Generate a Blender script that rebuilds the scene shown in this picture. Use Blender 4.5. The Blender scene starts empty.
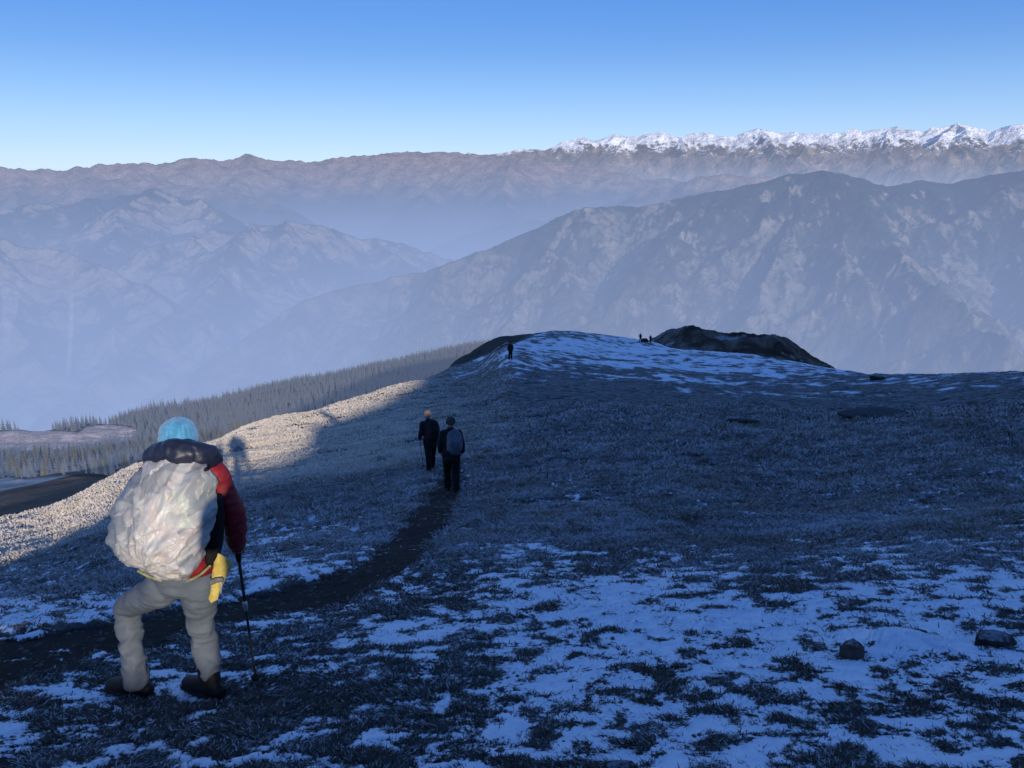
import bpy, math, random, time
import numpy as np
from mathutils import Vector
T0 = time.time()
random.seed(7)
RNG = np.random.default_rng(11)
SC = bpy.context.scene
COL = SC.collection

# ------------------------------------------------------------------ camera model
W, H, F = 1024, 768, 788.0
PITCH = math.radians(15.4)
CAM = np.array([0.0, 0.0, 1.62])
CP, SP = math.cos(PITCH), math.sin(PITCH)

def ray(px, py):
    a = (np.asarray(px, float) - 512) / F
    b = (np.asarray(py, float) - 384) / F
    a, b = np.broadcast_arrays(a, b)
    return np.stack([a, CP - b * SP, -SP - b * CP], -1)

def at(px, py, Y):
    d = ray(px, py)
    t = Y / d[..., 1]
    return CAM + d * np.asarray(t)[..., None]

def az_of(px, py=384.0):
    d = ray(px, py)
    return np.arctan2(d[..., 0], d[..., 1])

def z_at(px, py, r):
    d = ray(px, py)
    return CAM[2] + d[..., 2] / np.hypot(d[..., 0], d[..., 1]) * np.asarray(r, float)

def project(x, y, z):
    dy, dz = y, z - CAM[2]
    dep = dy * CP - dz * SP
    dep = np.where(dep < 0.05, 0.05, dep)
    up = dy * SP + dz * CP
    return 512 + F * x / dep, 384 - F * up / dep

# sun: the shadow of the viewpoint falls at this pixel of the slope
ANTI = ray(240, 436)
ANTI = ANTI / np.linalg.norm(ANTI)
SUN = -ANTI
SUN_EL = math.asin(SUN[2])
TANE = math.tan(SUN_EL)
SH = np.array([SUN[0], SUN[1]]) / math.hypot(SUN[0], SUN[1])      # horizontal, towards the sun
EU = np.array([-SH[1], SH[0]])                                     # lateral axis, pointing right in the view
if EU[0] < 0: EU = -EU

# ------------------------------------------------------------------ numpy noise
PERM = np.random.default_rng(5).permutation(4096).astype(np.int32)
GRAD2 = np.stack([np.cos(np.arange(64) / 64 * 2 * np.pi), np.sin(np.arange(64) / 64 * 2 * np.pi)], -1).astype(np.float32)
_g3 = np.random.default_rng(6).normal(size=(256, 3)); GRAD3 = (_g3 / np.linalg.norm(_g3, axis=1)[:, None]).astype(np.float32)

def perlin2(x, y, seed=0):
    x = np.asarray(x, np.float64) + seed * 17.31; y = np.asarray(y, np.float64) - seed * 9.77
    xi = np.floor(x).astype(np.int64); yi = np.floor(y).astype(np.int64)
    fx = (x - xi).astype(np.float32); fy = (y - yi).astype(np.float32)
    def g(ix, iy, dx, dy):
        h = PERM[(PERM[(ix) & 4095] + iy + seed * 131) & 4095] & 63
        return GRAD2[h, 0] * dx + GRAD2[h, 1] * dy
    u = fx * fx * fx * (fx * (fx * 6 - 15) + 10); v = fy * fy * fy * (fy * (fy * 6 - 15) + 10)
    a = g(xi, yi, fx, fy); b = g(xi + 1, yi, fx - 1, fy)
    c = g(xi, yi + 1, fx, fy - 1); d = g(xi + 1, yi + 1, fx - 1, fy - 1)
    return ((a + u * (b - a)) * (1 - v) + (c + u * (d - c)) * v) * 1.45

def perlin3(p, seed=0):
    p = np.asarray(p, np.float64) + seed * 13.7
    i = np.floor(p).astype(np.int64); f = (p - i).astype(np.float32)
    u = f * f * f * (f * (f * 6 - 15) + 10)
    r = 0
    for cx in (0, 1):
        for cy in (0, 1):
            for cz in (0, 1):
                h = PERM[(PERM[(PERM[(i[:, 0] + cx) & 4095] + i[:, 1] + cy) & 4095] + i[:, 2] + cz + seed * 71) & 4095] & 255
                g = GRAD3[h]
                d = g[:, 0] * (f[:, 0] - cx) + g[:, 1] * (f[:, 1] - cy) + g[:, 2] * (f[:, 2] - cz)
                w = (u[:, 0] if cx else 1 - u[:, 0]) * (u[:, 1] if cy else 1 - u[:, 1]) * (u[:, 2] if cz else 1 - u[:, 2])
                r = r + w * d
    return r * 1.6

def fbm2(x, y, octs=4, seed=0, gain=0.5, lac=2.03):
    s = 0; a = 1.0; n = 0
    for o in range(octs):
        s = s + a * perlin2(x, y, seed + o * 3); n += a
        x = x * lac; y = y * lac; a *= gain
    return s / n * 1.3

def ridged2(x, y, octs=4, seed=0, gain=0.5):
    s = 0; a = 1.0; n = 0
    for o in range(octs):
        s = s + a * (1 - np.abs(perlin2(x, y, seed + o * 3)) * 2); n += a
        x = x * 2.07; y = y * 2.07; a *= gain
    return s / n

def sstep(a, b, x):
    t = np.clip((x - a) / (b - a), 0, 1)
    return t * t * (3 - 2 * t)

def pchip(xs, ys, xq):
    """monotone cubic; ys may have trailing dims"""
    xs = np.asarray(xs, float); ys = np.asarray(ys, float)
    h = np.diff(xs); hh = h.reshape((-1,) + (1,) * (ys.ndim - 1))
    dl = np.diff(ys, axis=0) / hh
    m = np.zeros_like(ys)
    w1 = 2 * hh[1:] + hh[:-1]; w2 = hh[1:] + 2 * hh[:-1]
    with np.errstate(divide='ignore', invalid='ignore'):
        mm = (w1 + w2) / (w1 / dl[:-1] + w2 / dl[1:])
    mm = np.where(dl[:-1] * dl[1:] > 0, mm, 0)
    m[1:-1] = mm; m[0] = dl[0]; m[-1] = dl[-1]
    xq = np.asarray(xq, float)
    k = np.clip(np.searchsorted(xs, xq) - 1, 0, len(h) - 1)
    t = (xq - xs[k]) / h[k]
    sh = (-1,) + (1,) * (ys.ndim - 1)
    ex = np.where(t < 0, t, np.where(t > 1, t - 1, 0)) * h[k]
    t = np.clip(t, 0, 1)
    t_ = t.reshape(sh); hk = h[k].reshape(sh)
    r = ((1 + 2 * t_) * (1 - t_) ** 2) * ys[k] + (t_ * (1 - t_) ** 2) * hk * m[k] + (t_ ** 2 * (3 - 2 * t_)) * ys[k + 1] + (t_ ** 2 * (t_ - 1)) * hk * m[k + 1]
    end = np.where(xq < xs[0], 0, len(xs) - 1)
    r = r + ex.reshape(sh) * m[end]
    return r

# ------------------------------------------------------------------ object helpers
def mesh_np(name, v, f, smooth=True):
    """v (N,3), f (M,k) int array (k = 3 or 4) or list of arrays"""
    me = bpy.data.meshes.new(name)
    fl = f if isinstance(f, list) else [f]
    fl = [np.asarray(a, np.int32) for a in fl if len(a)]
    me.vertices.add(len(v)); me.vertices.foreach_set('co', np.asarray(v, np.float32).ravel())
    loops = np.concatenate([a.ravel() for a in fl])
    tot = np.concatenate([np.full(len(a), a.shape[1], np.int32) for a in fl])
    start = np.concatenate([[0], np.cumsum(tot)[:-1]]).astype(np.int32)
    me.loops.add(len(loops)); me.loops.foreach_set('vertex_index', loops)
    me.polygons.add(len(tot)); me.polygons.foreach_set('loop_start', start); me.polygons.foreach_set('loop_total', tot)
    me.polygons.foreach_set('use_smooth', np.full(len(tot), smooth))
    me.update(calc_edges=True); me.validate()
    return me

def attr(me, name, val):
    val = np.asarray(val, np.float32)
    if val.ndim == 1:
        a = me.attributes.new(name, 'FLOAT', 'POINT'); a.data.foreach_set('value', val)
    else:
        if val.shape[1] == 3: val = np.concatenate([val, np.ones((len(val), 1), np.float32)], 1)
        a = me.attributes.new(name, 'FLOAT_COLOR', 'POINT'); a.data.foreach_set('color', val.ravel())

def link(name, me, mat=None, parent=None, loc=None):
    o = bpy.data.objects.new(name, me); COL.objects.link(o)
    if mat is not None and me is not None: me.materials.append(mat)
    if parent is not None: o.parent = parent
    if loc is not None: o.location = loc
    return o

def tag(o, label=None, cat=None, group=None, kind=None):
    if label: o['label'] = label
    if cat: o['category'] = cat
    if group: o['group'] = group
    if kind: o['kind'] = kind
    return o

def grid_faces(nr, nc, wrap=False):
    i = np.arange(nr - 1)[:, None]; j = np.arange(nc if wrap else nc - 1)[None, :]
    j2 = (j + 1) % nc
    return np.stack([i * nc + j, i * nc + j2, (i + 1) * nc + j2, (i + 1) * nc + j], -1).reshape(-1, 4)

# ------------------------------------------------------------------ materials
def srgb(r, g, b):
    def c(u):
        u /= 255.0
        return u / 12.92 if u <= 0.04045 else ((u + 0.055) / 1.055) ** 2.4
    return (c(r), c(g), c(b))

class NT:
    def __init__(self, name):
        self.m = bpy.data.materials.new(name); self.m.use_nodes = True
        self.n = self.m.node_tree.nodes; self.l = self.m.node_tree.links
        for x in list(self.n): self.n.remove(x)
        self.out = self.n.new('ShaderNodeOutputMaterial')
    def new(self, t, **kw):
        x = self.n.new(t)
        for k, v in kw.items(): setattr(x, k, v)
        return x
    def link(self, a, b): self.l.new(a, b)
    def val(self, sock, v):
        if hasattr(v, 'links') or isinstance(v, bpy.types.NodeSocket): self.l.new(v, sock)
        else:
            try: sock.default_value = v
            except Exception: sock.default_value = tuple(v) + (1.0,)
    def attr(self, name, out='Fac'):
        a = self.new('ShaderNodeAttribute', attribute_name=name); return a.outputs[out]
    def math(self, op, a, b=0.0, c=0.0, clamp=False):
        x = self.new('ShaderNodeMath', operation=op); x.use_clamp = clamp
        self.val(x.inputs[0], a); self.val(x.inputs[1], b); self.val(x.inputs[2], c); return x.outputs[0]
    def noise(self, scale, detail=4, rough=0.55, vec=None, ntype='FBM', dist=0.0, stretch=None):
        x = self.new('ShaderNodeTexNoise'); x.inputs['Scale'].default_value = scale; x.inputs['Detail'].default_value = detail
        x.inputs['Roughness'].default_value = rough; x.inputs['Distortion'].default_value = dist
        if vec is None:
            vec = self.new('ShaderNodeTexCoord').outputs['Object']
        if stretch:
            mp = self.new('ShaderNodeMapping'); mp.inputs['Scale'].default_value = stretch; self.link(vec, mp.inputs['Vector']); vec = mp.outputs[0]
        self.link(vec, x.inputs['Vector']); return x.outputs['Fac']
    def mix(self, f, a, b):
        x = self.new('ShaderNodeMix', data_type='RGBA'); self.val(x.inputs['Factor'], f); self.val(x.inputs['A'], a); self.val(x.inputs['B'], b)
        return x.outputs['Result']
    def map(self, v, a, b, c=0.0, d=1.0, smooth=True):
        x = self.new('ShaderNodeMapRange'); x.interpolation_type = 'SMOOTHSTEP' if smooth else 'LINEAR'
        self.val(x.inputs['Value'], v); self.val(x.inputs['From Min'], a); self.val(x.inputs['From Max'], b)
        self.val(x.inputs['To Min'], c); self.val(x.inputs['To Max'], d); return x.outputs['Result']
    def bump(self, h, strength=0.5, dist=0.02):
        x = self.new('ShaderNodeBump'); x.inputs['Strength'].default_value = strength; x.inputs['Distance'].default_value = dist
        self.link(h, x.inputs['Height']); return x.outputs['Normal']
    def bsdf(self, color, rough=0.8, spec=0.2, normal=None, **kw):
        x = self.new('ShaderNodeBsdfPrincipled'); self.val(x.inputs['Base Color'], color); self.val(x.inputs['Roughness'], rough)
        self.val(x.inputs['Specular IOR Level'], spec)
        if normal is not None: self.link(normal, x.inputs['Normal'])
        for k, v in kw.items(): self.val(x.inputs[k.replace('_', ' ')], v)
        return x.outputs[0]
    def done(self, s): self.link(s, self.out.inputs['Surface']); return self.m

def hexmix(c, k): return tuple(x * k for x in c)

HAZE = srgb(149, 171, 217)
HAZE_FAR = srgb(178, 192, 222)

def cloth(name, c1, c2=None, scale=14, rough=0.85, bump=0.4, weave=320, spec=0.15, sheen=0.0):
    t = NT(name); c2 = c2 or hexmix(c1, 0.6)
    n = t.noise(scale, 5, 0.6); col = t.mix(t.map(n, 0.35, 0.68), c2, c1)
    w = t.noise(weave, 2, 0.5); h = t.math('ADD', t.math('MULTIPLY', w, 0.25), n)
    return t.done(t.bsdf(col, rough, spec, t.bump(h, bump, 0.012), Sheen_Weight=sheen))

def terrain_mat(name, bump_scale, bump_d, hazed=True, detail_scale=None, strength=0.5):
    """base colour per point; distance haze is painted over it as emission"""
    t = NT(name)
    geo = t.new('ShaderNodeNewGeometry').outputs['Position']
    col = t.attr('col', 'Color')
    n = t.noise(bump_scale, 8, 0.62, geo)
    n2 = t.noise(bump_scale * 6.3, 5, 0.6, geo)
    k = t.math('ADD', t.map(n, 0.25, 0.75, 0.55, 1.35), t.map(n2, 0.3, 0.7, -0.25, 0.25))
    x = t.new('ShaderNodeVectorMath', operation='SCALE'); t.link(col, x.inputs[0]); t.link(k, x.inputs['Scale'])
    h = t.math('ADD', n, t.math('MULTIPLY', n2, 0.35))
    b = t.bsdf(x.outputs[0], 0.95, 0.05, t.bump(h, strength, bump_d))
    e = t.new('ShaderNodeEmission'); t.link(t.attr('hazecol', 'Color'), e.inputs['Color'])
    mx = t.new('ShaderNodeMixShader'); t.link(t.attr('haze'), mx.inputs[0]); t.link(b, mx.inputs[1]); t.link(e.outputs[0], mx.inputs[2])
    return t.done(mx.outputs[0])

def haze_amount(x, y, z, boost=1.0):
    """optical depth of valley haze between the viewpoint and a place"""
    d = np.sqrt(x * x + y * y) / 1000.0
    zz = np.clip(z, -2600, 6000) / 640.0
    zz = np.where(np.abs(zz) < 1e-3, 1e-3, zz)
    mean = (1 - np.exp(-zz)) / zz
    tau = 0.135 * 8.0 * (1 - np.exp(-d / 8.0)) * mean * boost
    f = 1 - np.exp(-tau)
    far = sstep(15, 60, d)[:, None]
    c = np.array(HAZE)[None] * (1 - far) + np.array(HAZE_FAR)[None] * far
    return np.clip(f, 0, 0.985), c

# ------------------------------------------------------------------ the spur we stand on
COLS = [  # pixel column: (range, pixel row) of points on the ground, last one = crest
    (-420, [(36, 640), (44, 632)]),
    (-200, [(20, 640), (33, 588), (39, 571)]),
    (0,    [(20, 580), (32.5, 537), (38.5, 521)]),
    (130,  [(20, 541), (33, 483), (43, 467)]),
    (240,  [(20, 509), (33, 466), (60, 430)]),
    (340,  [(22, 486), (40, 436), (76, 403)]),
    (430,  [(24, 462), (48, 410), (97, 378)]),
    (455,  [(24, 460), (48, 408), (90, 377), (128, 362)]),
    (475,  [(24, 458), (48, 407), (90, 374), (150, 350)]),
    (510,  [(24, 455), (48, 401), (75, 361), (165, 337)]),
    (560,  [(24, 450), (48, 398), (80, 366), (185, 332)]),
    (640,  [(24, 450), (48, 398), (80, 371), (150, 345), (172, 340.5)]),
    (740,  [(24, 452), (48, 402), (80, 380), (140, 354)]),
    (840,  [(24, 455), (48, 406), (80, 382), (118, 372)]),
    (1024, [(22, 462), (44, 404), (90, 373.5)]),
    (1300, [(22, 470), (44, 412), (85, 380)]),
    (1700, [(22, 480), (44, 425), (80, 392)]),
]
RG = np.concatenate([[0.05, 0.6, 1.2], np.geomspace(1.5, 420, 420)])
az_cols, Zc = [], []
for px, pts in COLS:
    a = float(az_of(px)); rs = [0.02, 1.5, 4.0, 8.0]; zs = []
    for r in rs: zs.append(-0.335 * r * math.cos(a) + 0.04 * r * math.sin(a) * 1.0)
    zs[-1] = -0.330 * 8 * math.cos(a) + 0.05 * 8 * math.sin(a)
    for r, py in pts: rs.append(r); zs.append(float(z_at(px, py, r)))
    s0 = (zs[-1] - zs[-2]) / (rs[-1] - rs[-2]); r, z = rs[-1], zs[-1]
    for k, sl in ((0.14, -0.42), (0.2, -0.55), (0.5, -0.62), (3.5, -0.6)):
        rs.append(rs[-1] + r * k); zs.append(zs[-1] + sl * r * k)
    az_cols.append(a); Zc.append(pchip(np.log(np.array(rs) + 1.0), np.array(zs), np.log(RG + 1.0)))
az_cols = np.array(az_cols); Zc = np.array(Zc)
AZF = np.radians(np.linspace(-110, 110, 881))
ZT = pchip(az_cols, Zc, np.clip(AZF, az_cols[0] - 0.0, az_cols[-1] + 0.0))     # (az, r)

def base_front(x, y):
    a = np.arctan2(x, y); r = np.hypot(x, y)
    ia = np.clip((a - AZF[0]) / (AZF[1] - AZF[0]), 0, len(AZF) - 1.001); i = ia.astype(int); fa = ia - i
    j = np.clip(np.searchsorted(RG, r) - 1, 0, len(RG) - 2); fr = np.clip((r - RG[j]) / (RG[j + 1] - RG[j]), 0, 1)
    return (ZT[i, j] * (1 - fa) + ZT[i + 1, j] * fa) * (1 - fr) + (ZT[i, j + 1] * (1 - fa) + ZT[i + 1, j + 1] * fa) * fr

# skyline of the hill behind, seen along the sun: (lateral offset, height offset from the viewpoint)
VU = np.array([(-900, -40), (-600, -27), (-450, -22), (-360, -19), (-240, -26), (-180, -36), (-130, -36), (-80, -26), (-34, -10.5), (-20, -8.6), (-10, -4.8), (-7, -3.2), (-5.3, -2.42),
      (-2.4, -1.36), (-1.7, -1.24), (-.8, -1.26), (0, -1.30), (1.2, -1.2), (2.7, -0.85), (3.6, -0.42), (4.2, 0.12), (4.7, 0.24), (5.5, 0.36), (9.5, 1.25), (19.5, 4.5), (26, 7.2), (40, 15), (100, 37), (300, 92), (700, 100), (1500, 60)])
def vsil(u): return pchip(VU[:, 0], VU[:, 1], u)
def us_of(x, y): return x * EU[0] + y * EU[1], x * SH[0] + y * SH[1]
def base_back(x, y):
    u, s = us_of(x, y)
    P = CAM[2] + vsil(np.clip(u, -900, 1500)) / math.cos(SUN_EL) + s * TANE
    s0 = 26 + 0.55 * np.abs(u)
    q = (s - s0) / s0
    gap = np.where(q < 0, (0.16 + 0.075 * np.minimum(np.abs(u), 60)) * q * q * 1.6, q * q * s0 * 0.5)
    return P - gap
def base_z(x, y):
    u, s = us_of(x, y)
    a = np.abs(np.arctan2(x, y)); r = np.hypot(x, y)
    w = sstep(math.radians(62), math.radians(100), a) * sstep(0.3, 3.0, r)
    z = base_front(x, y) * (1 - w) + base_back(x, y) * w
    P = CAM[2] + vsil(np.clip(u, -900, 1500)) / math.cos(SUN_EL) + s * TANE
    lw = sstep(math.radians(36), math.radians(44), -np.arctan2(x, y)) * sstep(1.5, 4, r) * (s > -30)      # left of the view the unseen slope is pressed down to let sunlight past
    return np.where(lw > 0, z - lw * np.maximum(z - (P - 0.22), 0), z)

# tufts, hollows and steps of the meadow
def relief(x, y):
    r = np.hypot(x, y)
    def fade(scale): return 1 - sstep(scale * 90, scale * 320, r)      # too fine to matter that far away
    h = 0.30 * fbm2(x / 11, y / 9, 3, 40) * sstep(4, 22, r) * 1.3
    h = h + 0.15 * fbm2(x / 3.6, y / 2.4, 2, 44) * sstep(2.5, 10, r)
    calm = sstep(-0.05, -0.35, np.arctan2(x, y)) * (1 - sstep(26, 34, r))
    return h * (1 - 0.75 * calm)
def tuft(x, y):
    wx = x + 0.06 * perlin2(x * 4.1, y * 4.1, 71); wy = y + 0.06 * perlin2(x * 4.1, y * 4.1, 72)
    a = fbm2(wx / 0.29, wy / 0.21, 5, 50, 0.74)
    b = fbm2(wx / 1.3, wy / 0.9, 3, 60)
    return 1.08 * a + 0.30 * b

ZONES = np.array([  # pixel x, y, share covered by snow
    (0, 760, .40), (120, 740, .36), (250, 760, .30), (380, 735, .36), (500, 750, .50), (640, 740, .66), (780, 750, .62), (900, 745, .55), (1020, 750, .55),
    (20, 690, .50), (120, 670, .55), (260, 650, .50), (300, 700, .40), (420, 660, .58), (560, 660, .72), (700, 670, .74), (850, 670, .68), (1000, 660, .62),
    (20, 620, .86), (100, 612, .84), (10, 600, .80), (330, 570, .78), (280, 562, .80), (440, 620, .55), (420, 585, .55), (520, 600, .80), (620, 600, .84), (720, 610, .80), (840, 600, .76), (960, 600, .72), (1024, 580, .68),
    (20, 585, .35), (100, 572, .25), (200, 545, .25), (300, 545, .50), (360, 548, .55), (420, 548, .12), (470, 545, .30), (520, 552, .62), (620, 562, .62), (700, 570, .55), (760, 560, .42), (860, 560, .50), (950, 545, .52), (1024, 530, .50),
    (20, 545, .02), (150, 510, .02), (300, 500, .02), (400, 500, .0), (500, 525, .02), (620, 535, .02), (740, 530, .03), (860, 520, .10), (960, 505, .20), (1024, 495, .20),
    (300, 450, .0), (420, 440, .02), (520, 450, .02), (640, 470, .02), (760, 460, .03), (900, 460, .03), (1024, 450, .04),
    (450, 400, .06), (560, 410, .10), (680, 410, .10), (800, 410, .10), (920, 405, .12), (1020, 405, .16),
    (480, 378, .30), (560, 380, .18), (650, 382, .32), (760, 385, .28), (860, 386, .24), (940, 382, .38), (1024, 379, .45),
    (500, 364, .55), (560, 362, .62), (640, 362, .72), (720, 366, .70), (790, 371, .62), (540, 345, .66), (600, 343, .70), (660, 350, .78), (720, 357, .75), (560, 334, .45),
    (400, 405, .02), (100, 485, 0), (0, 530, 0)], float)
def zone_cover(px, py):
    out = np.zeros(px.shape); wsum = np.zeros(px.shape)
    sy = 1.0
    for zx, zy, c in ZONES:
        yy = max(zy - 325, 8)
        d2 = ((px - zx) / (0.55 * 70 + 0.1 * yy)) ** 2 + ((py - zy) / (0.10 * yy + 2)) ** 2
        w = 1.0 / (d2 + 0.25) ** 2
        out += w * c; wsum += w
    return out / wsum
PATH = [(-160, 690, 26), (-60, 668, 26), (60, 648, 21), (150, 628, 18), (250, 605, 14), (335, 590, 16), (385, 562, 17), (420, 530, 17), (443, 500, 13), (452, 478, 8), (456, 462, 3)]
def path_mask(px, py):
    best = np.full(px.shape, -9.0)
    for (x0, y0, w0), (x1, y1, w1) in zip(PATH[:-1], PATH[1:]):
        dx, dy = x1 - x0, y1 - y0
        t = np.clip(((px - x0) * dx + (py - y0) * dy * 4) / (dx * dx + dy * dy * 4), 0, 1)
        d = np.hypot((px - x0 - t * dx) * 0.7, py - y0 - t * dy)
        best = np.maximum(best, 1.35 - d / (w0 + t * (w1 - w0)))
    return best

def surf(x, y, full=False):
    """ground height and what covers it"""
    behind = sstep(1.0, 6.0, us_of(x, y)[1])
    zb = base_z(x, y) + relief(x, y) * (1 - 0.85 * behind) - 0.12 * behind
    px, py = project(x, y, zb)
    r = np.hypot(x, y)
    front = (y > 0.3) & (px > -500) & (px < 1600)
    px = np.where(front, px, 512); py = np.where(front, py, 740)
    t = tuft(x, y)
    pm = sstep(0.05, 0.75, path_mask(px, py) + 0.45 * fbm2(x * 1.6, y * 1.6, 3, 33) + 0.5 * fbm2(x * 5, y * 5, 3, 36))
    # far away the snow lies in long streaks
    ter = ridged2(x / 3.2, y / 1.1, 4, 97, 0.6) - 0.5
    st = 0.45 * fbm2(x / 12, y / 9.0, 3, 90) + 0.75 * fbm2(x / 1.9, y / 1.6, 4, 93)
    tt = t * (1 - sstep(30, 60, r)) + st * sstep(30, 60, r)
    cov = zone_cover(px, py) * (1 - pm)
    snow = (cov - 0.55) * 1.20 - 1.20 * tt
    amp = 0.062 * (1 - 0.7 * pm)
    mid = sstep(9, 16, r)
    humm = fbm2(x / 1.25, y / 0.8, 4, 81, 0.6)
    calm = sstep(0.02, -0.25, np.arctan2(x, y)) * sstep(20, 27, r)
    mid = mid * (1 - 0.6 * calm)
    z = zb + amp * np.maximum(t, -0.25) * (1 - sstep(9, 16, r)) + mid * 0.15 * (humm + 0.8 * ter) * (1 - 0.8 * pm) * (1 - 0.7 * behind) * (1 - sstep(60, 140, r) * 0.5)
    humm = humm + 0.55 * ter
    z = z - 0.05 * pm
    drift = np.exp(-(((x - 2.50) / .26) ** 2 + ((y - 4.52) / .20) ** 2)); z = z + 0.09 * drift; snow = snow + 0.7 * drift
    drift = np.exp(-(((x - 2.25) / .12) ** 2 + ((y - 4.40) / .10) ** 2)); snow = snow - 0.5 * drift
    z = z + 0.02 * sstep(-0.05, 0.35, snow) * (1 - sstep(20, 40, r))
    # drift beside the boulder
    if full: return z, snow, pm, t, px, py, cov, humm
    return z

def raycast(px, py, rmax=260):
    d = ray(px, py); hl = math.hypot(d[0], d[1])
    ts = np.geomspace(2.0, rmax, 4000) / hl
    P = CAM + ts[:, None] * d
    zz = surf(P[:, 0], P[:, 1])
    k = int(np.argmax(P[:, 2] < zz))
    return np.array([P[k, 0], P[k, 1], zz[k]])

# --- ground mesh
fa = np.radians(np.linspace(-41, 41, 1010))
ba = np.radians(np.concatenate([np.linspace(-180, -42, 150)[:-1], np.linspace(-42, -41.1, 4)]))
angs = np.concatenate([ba, fa, -ba[::-1][:-1]])
rr = np.concatenate([[0.05, 0.4, 0.8, 1.1], np.geomspace(1.35, 260, 900), np.geomspace(270, 1400, 46)])
AA, RR = np.meshgrid(angs, rr)
X = (RR * np.sin(AA)).ravel(); Y = (RR * np.cos(AA)).ravel()
Z, snow, pm, tf, gpx, gpy, cov, humm = surf(X, Y, True)
Rr = RR.ravel()
frontmask = (np.abs(AA.ravel()) < math.radians(62))
Z = np.where(frontmask & (Rr > 270), np.minimum(Z, Z), Z)
gf = grid_faces(len(rr), len(angs), True)
fr_q = (np.abs(AA.ravel()[gf]).max(1) < math.radians(100)) & (Rr[gf].max(1) > 262)
gf = gf[~fr_q]
gme = mesh_np('ground', np.stack([X, Y, Z], -1), gf)
dark_flank = sstep(0, 8, (gpx - 418) * 0.0 + (381 + (gpx - 425) * (-0.41) - gpy) * 2.5) * sstep(415, 430, gpx) * (1 - sstep(515, 550, gpx)) * sstep(60, 100, Rr)  # slope tilted away: bare dark grass and its shade both put into colour
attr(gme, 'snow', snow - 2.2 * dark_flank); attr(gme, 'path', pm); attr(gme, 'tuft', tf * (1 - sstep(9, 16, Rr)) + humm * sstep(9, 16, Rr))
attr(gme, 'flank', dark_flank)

def ground_material():
    t = NT('meadow ground')
    geo = t.new('ShaderNodeNewGeometry').outputs['Position']
    fine = t.noise(38, 6, 0.62, geo); mid = t.noise(9, 5, 0.6, geo); big = t.noise(0.9, 4, 0.55, geo)
    streak = t.noise(3.0, 6, 0.68, geo, stretch=(0.8, 1.8, 1.8))
    straw = t.noise(60, 3, 0.7, geo, stretch=(0.5, 2.5, 2.5))
    soil = t.mix(fine, (0.012, 0.010, 0.009), (0.045, 0.036, 0.028))
    dry = t.mix(t.map(straw, 0.35, 0.68), (0.055, 0.045, 0.035), (0.25, 0.205, 0.15))
    dry = t.mix(t.map(big, 0.35, 0.7, 0.0, 0.6), dry, (0.17, 0.15, 0.125))
    tf_ = t.attr('tuft')
    lowness = t.map(t.math('ADD', tf_, t.math('MULTIPLY', t.math('SUBTRACT', mid, 0.5), 0.9)), -0.42, 0.22)  # hollows go to bare soil, darkened to carry the relief's shade too
    grass = t.mix(lowness, soil, dry)
    frost = t.map(t.math('ADD', streak, t.math('MULTIPLY', t.math('SUBTRACT', fine, 0.5), 0.8)), 0.36, 0.70, 0.0, 0.80)
    dist = t.new('ShaderNodeVectorMath', operation='LENGTH'); t.link(geo, dist.inputs[0])
    frost = t.math('MULTIPLY', frost, t.map(dist.outputs['Value'], 4.0, 10.0, 0.45, 1.0))
    grass = t.mix(frost, grass, (0.42, 0.44, 0.47))
    grass = t.mix(t.math('MULTIPLY', t.attr('path'), 0.93), grass, soil)
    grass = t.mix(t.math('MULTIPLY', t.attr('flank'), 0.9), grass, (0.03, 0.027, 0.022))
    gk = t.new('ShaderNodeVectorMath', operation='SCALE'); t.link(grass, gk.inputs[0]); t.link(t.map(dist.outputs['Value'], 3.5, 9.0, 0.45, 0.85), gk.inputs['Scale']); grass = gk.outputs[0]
    sn = t.math('ADD', t.attr('snow'), t.math('MULTIPLY', t.math('SUBTRACT', fine, 0.5), 1.15))
    sn = t.math('ADD', sn, t.math('MULTIPLY', t.math('SUBTRACT', t.noise(150, 3, 0.6, geo), 0.5), 0.8))
    sn = t.math('ADD', sn, t.math('MULTIPLY', t.math('SUBTRACT', mid, 0.5), 0.75))
    mask = t.map(sn, -0.03, 0.10)
    snowc = t.mix(t.map(mid, 0.3, 0.7), (0.68, 0.76, 0.88), (0.86, 0.90, 0.96))
    col = t.mix(mask, grass, snowc)
    h = t.math('ADD', t.math('MULTIPLY', fine, 0.5), t.math('MULTIPLY', straw, 0.5))
    h = t.math('ADD', t.math('MULTIPLY', h, t.math('SUBTRACT', 1.0, t.math('MULTIPLY', mask, 0.75))), t.math('MULTIPLY', mask, 0.55))
    return t.done(t.bsdf(col, t.map(mask, 0, 1, 0.95, 0.6), 0.15, t.bump(h, 0.8, 0.045)))
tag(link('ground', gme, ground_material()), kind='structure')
print('ground', round(time.time() - T0, 1))

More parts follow.
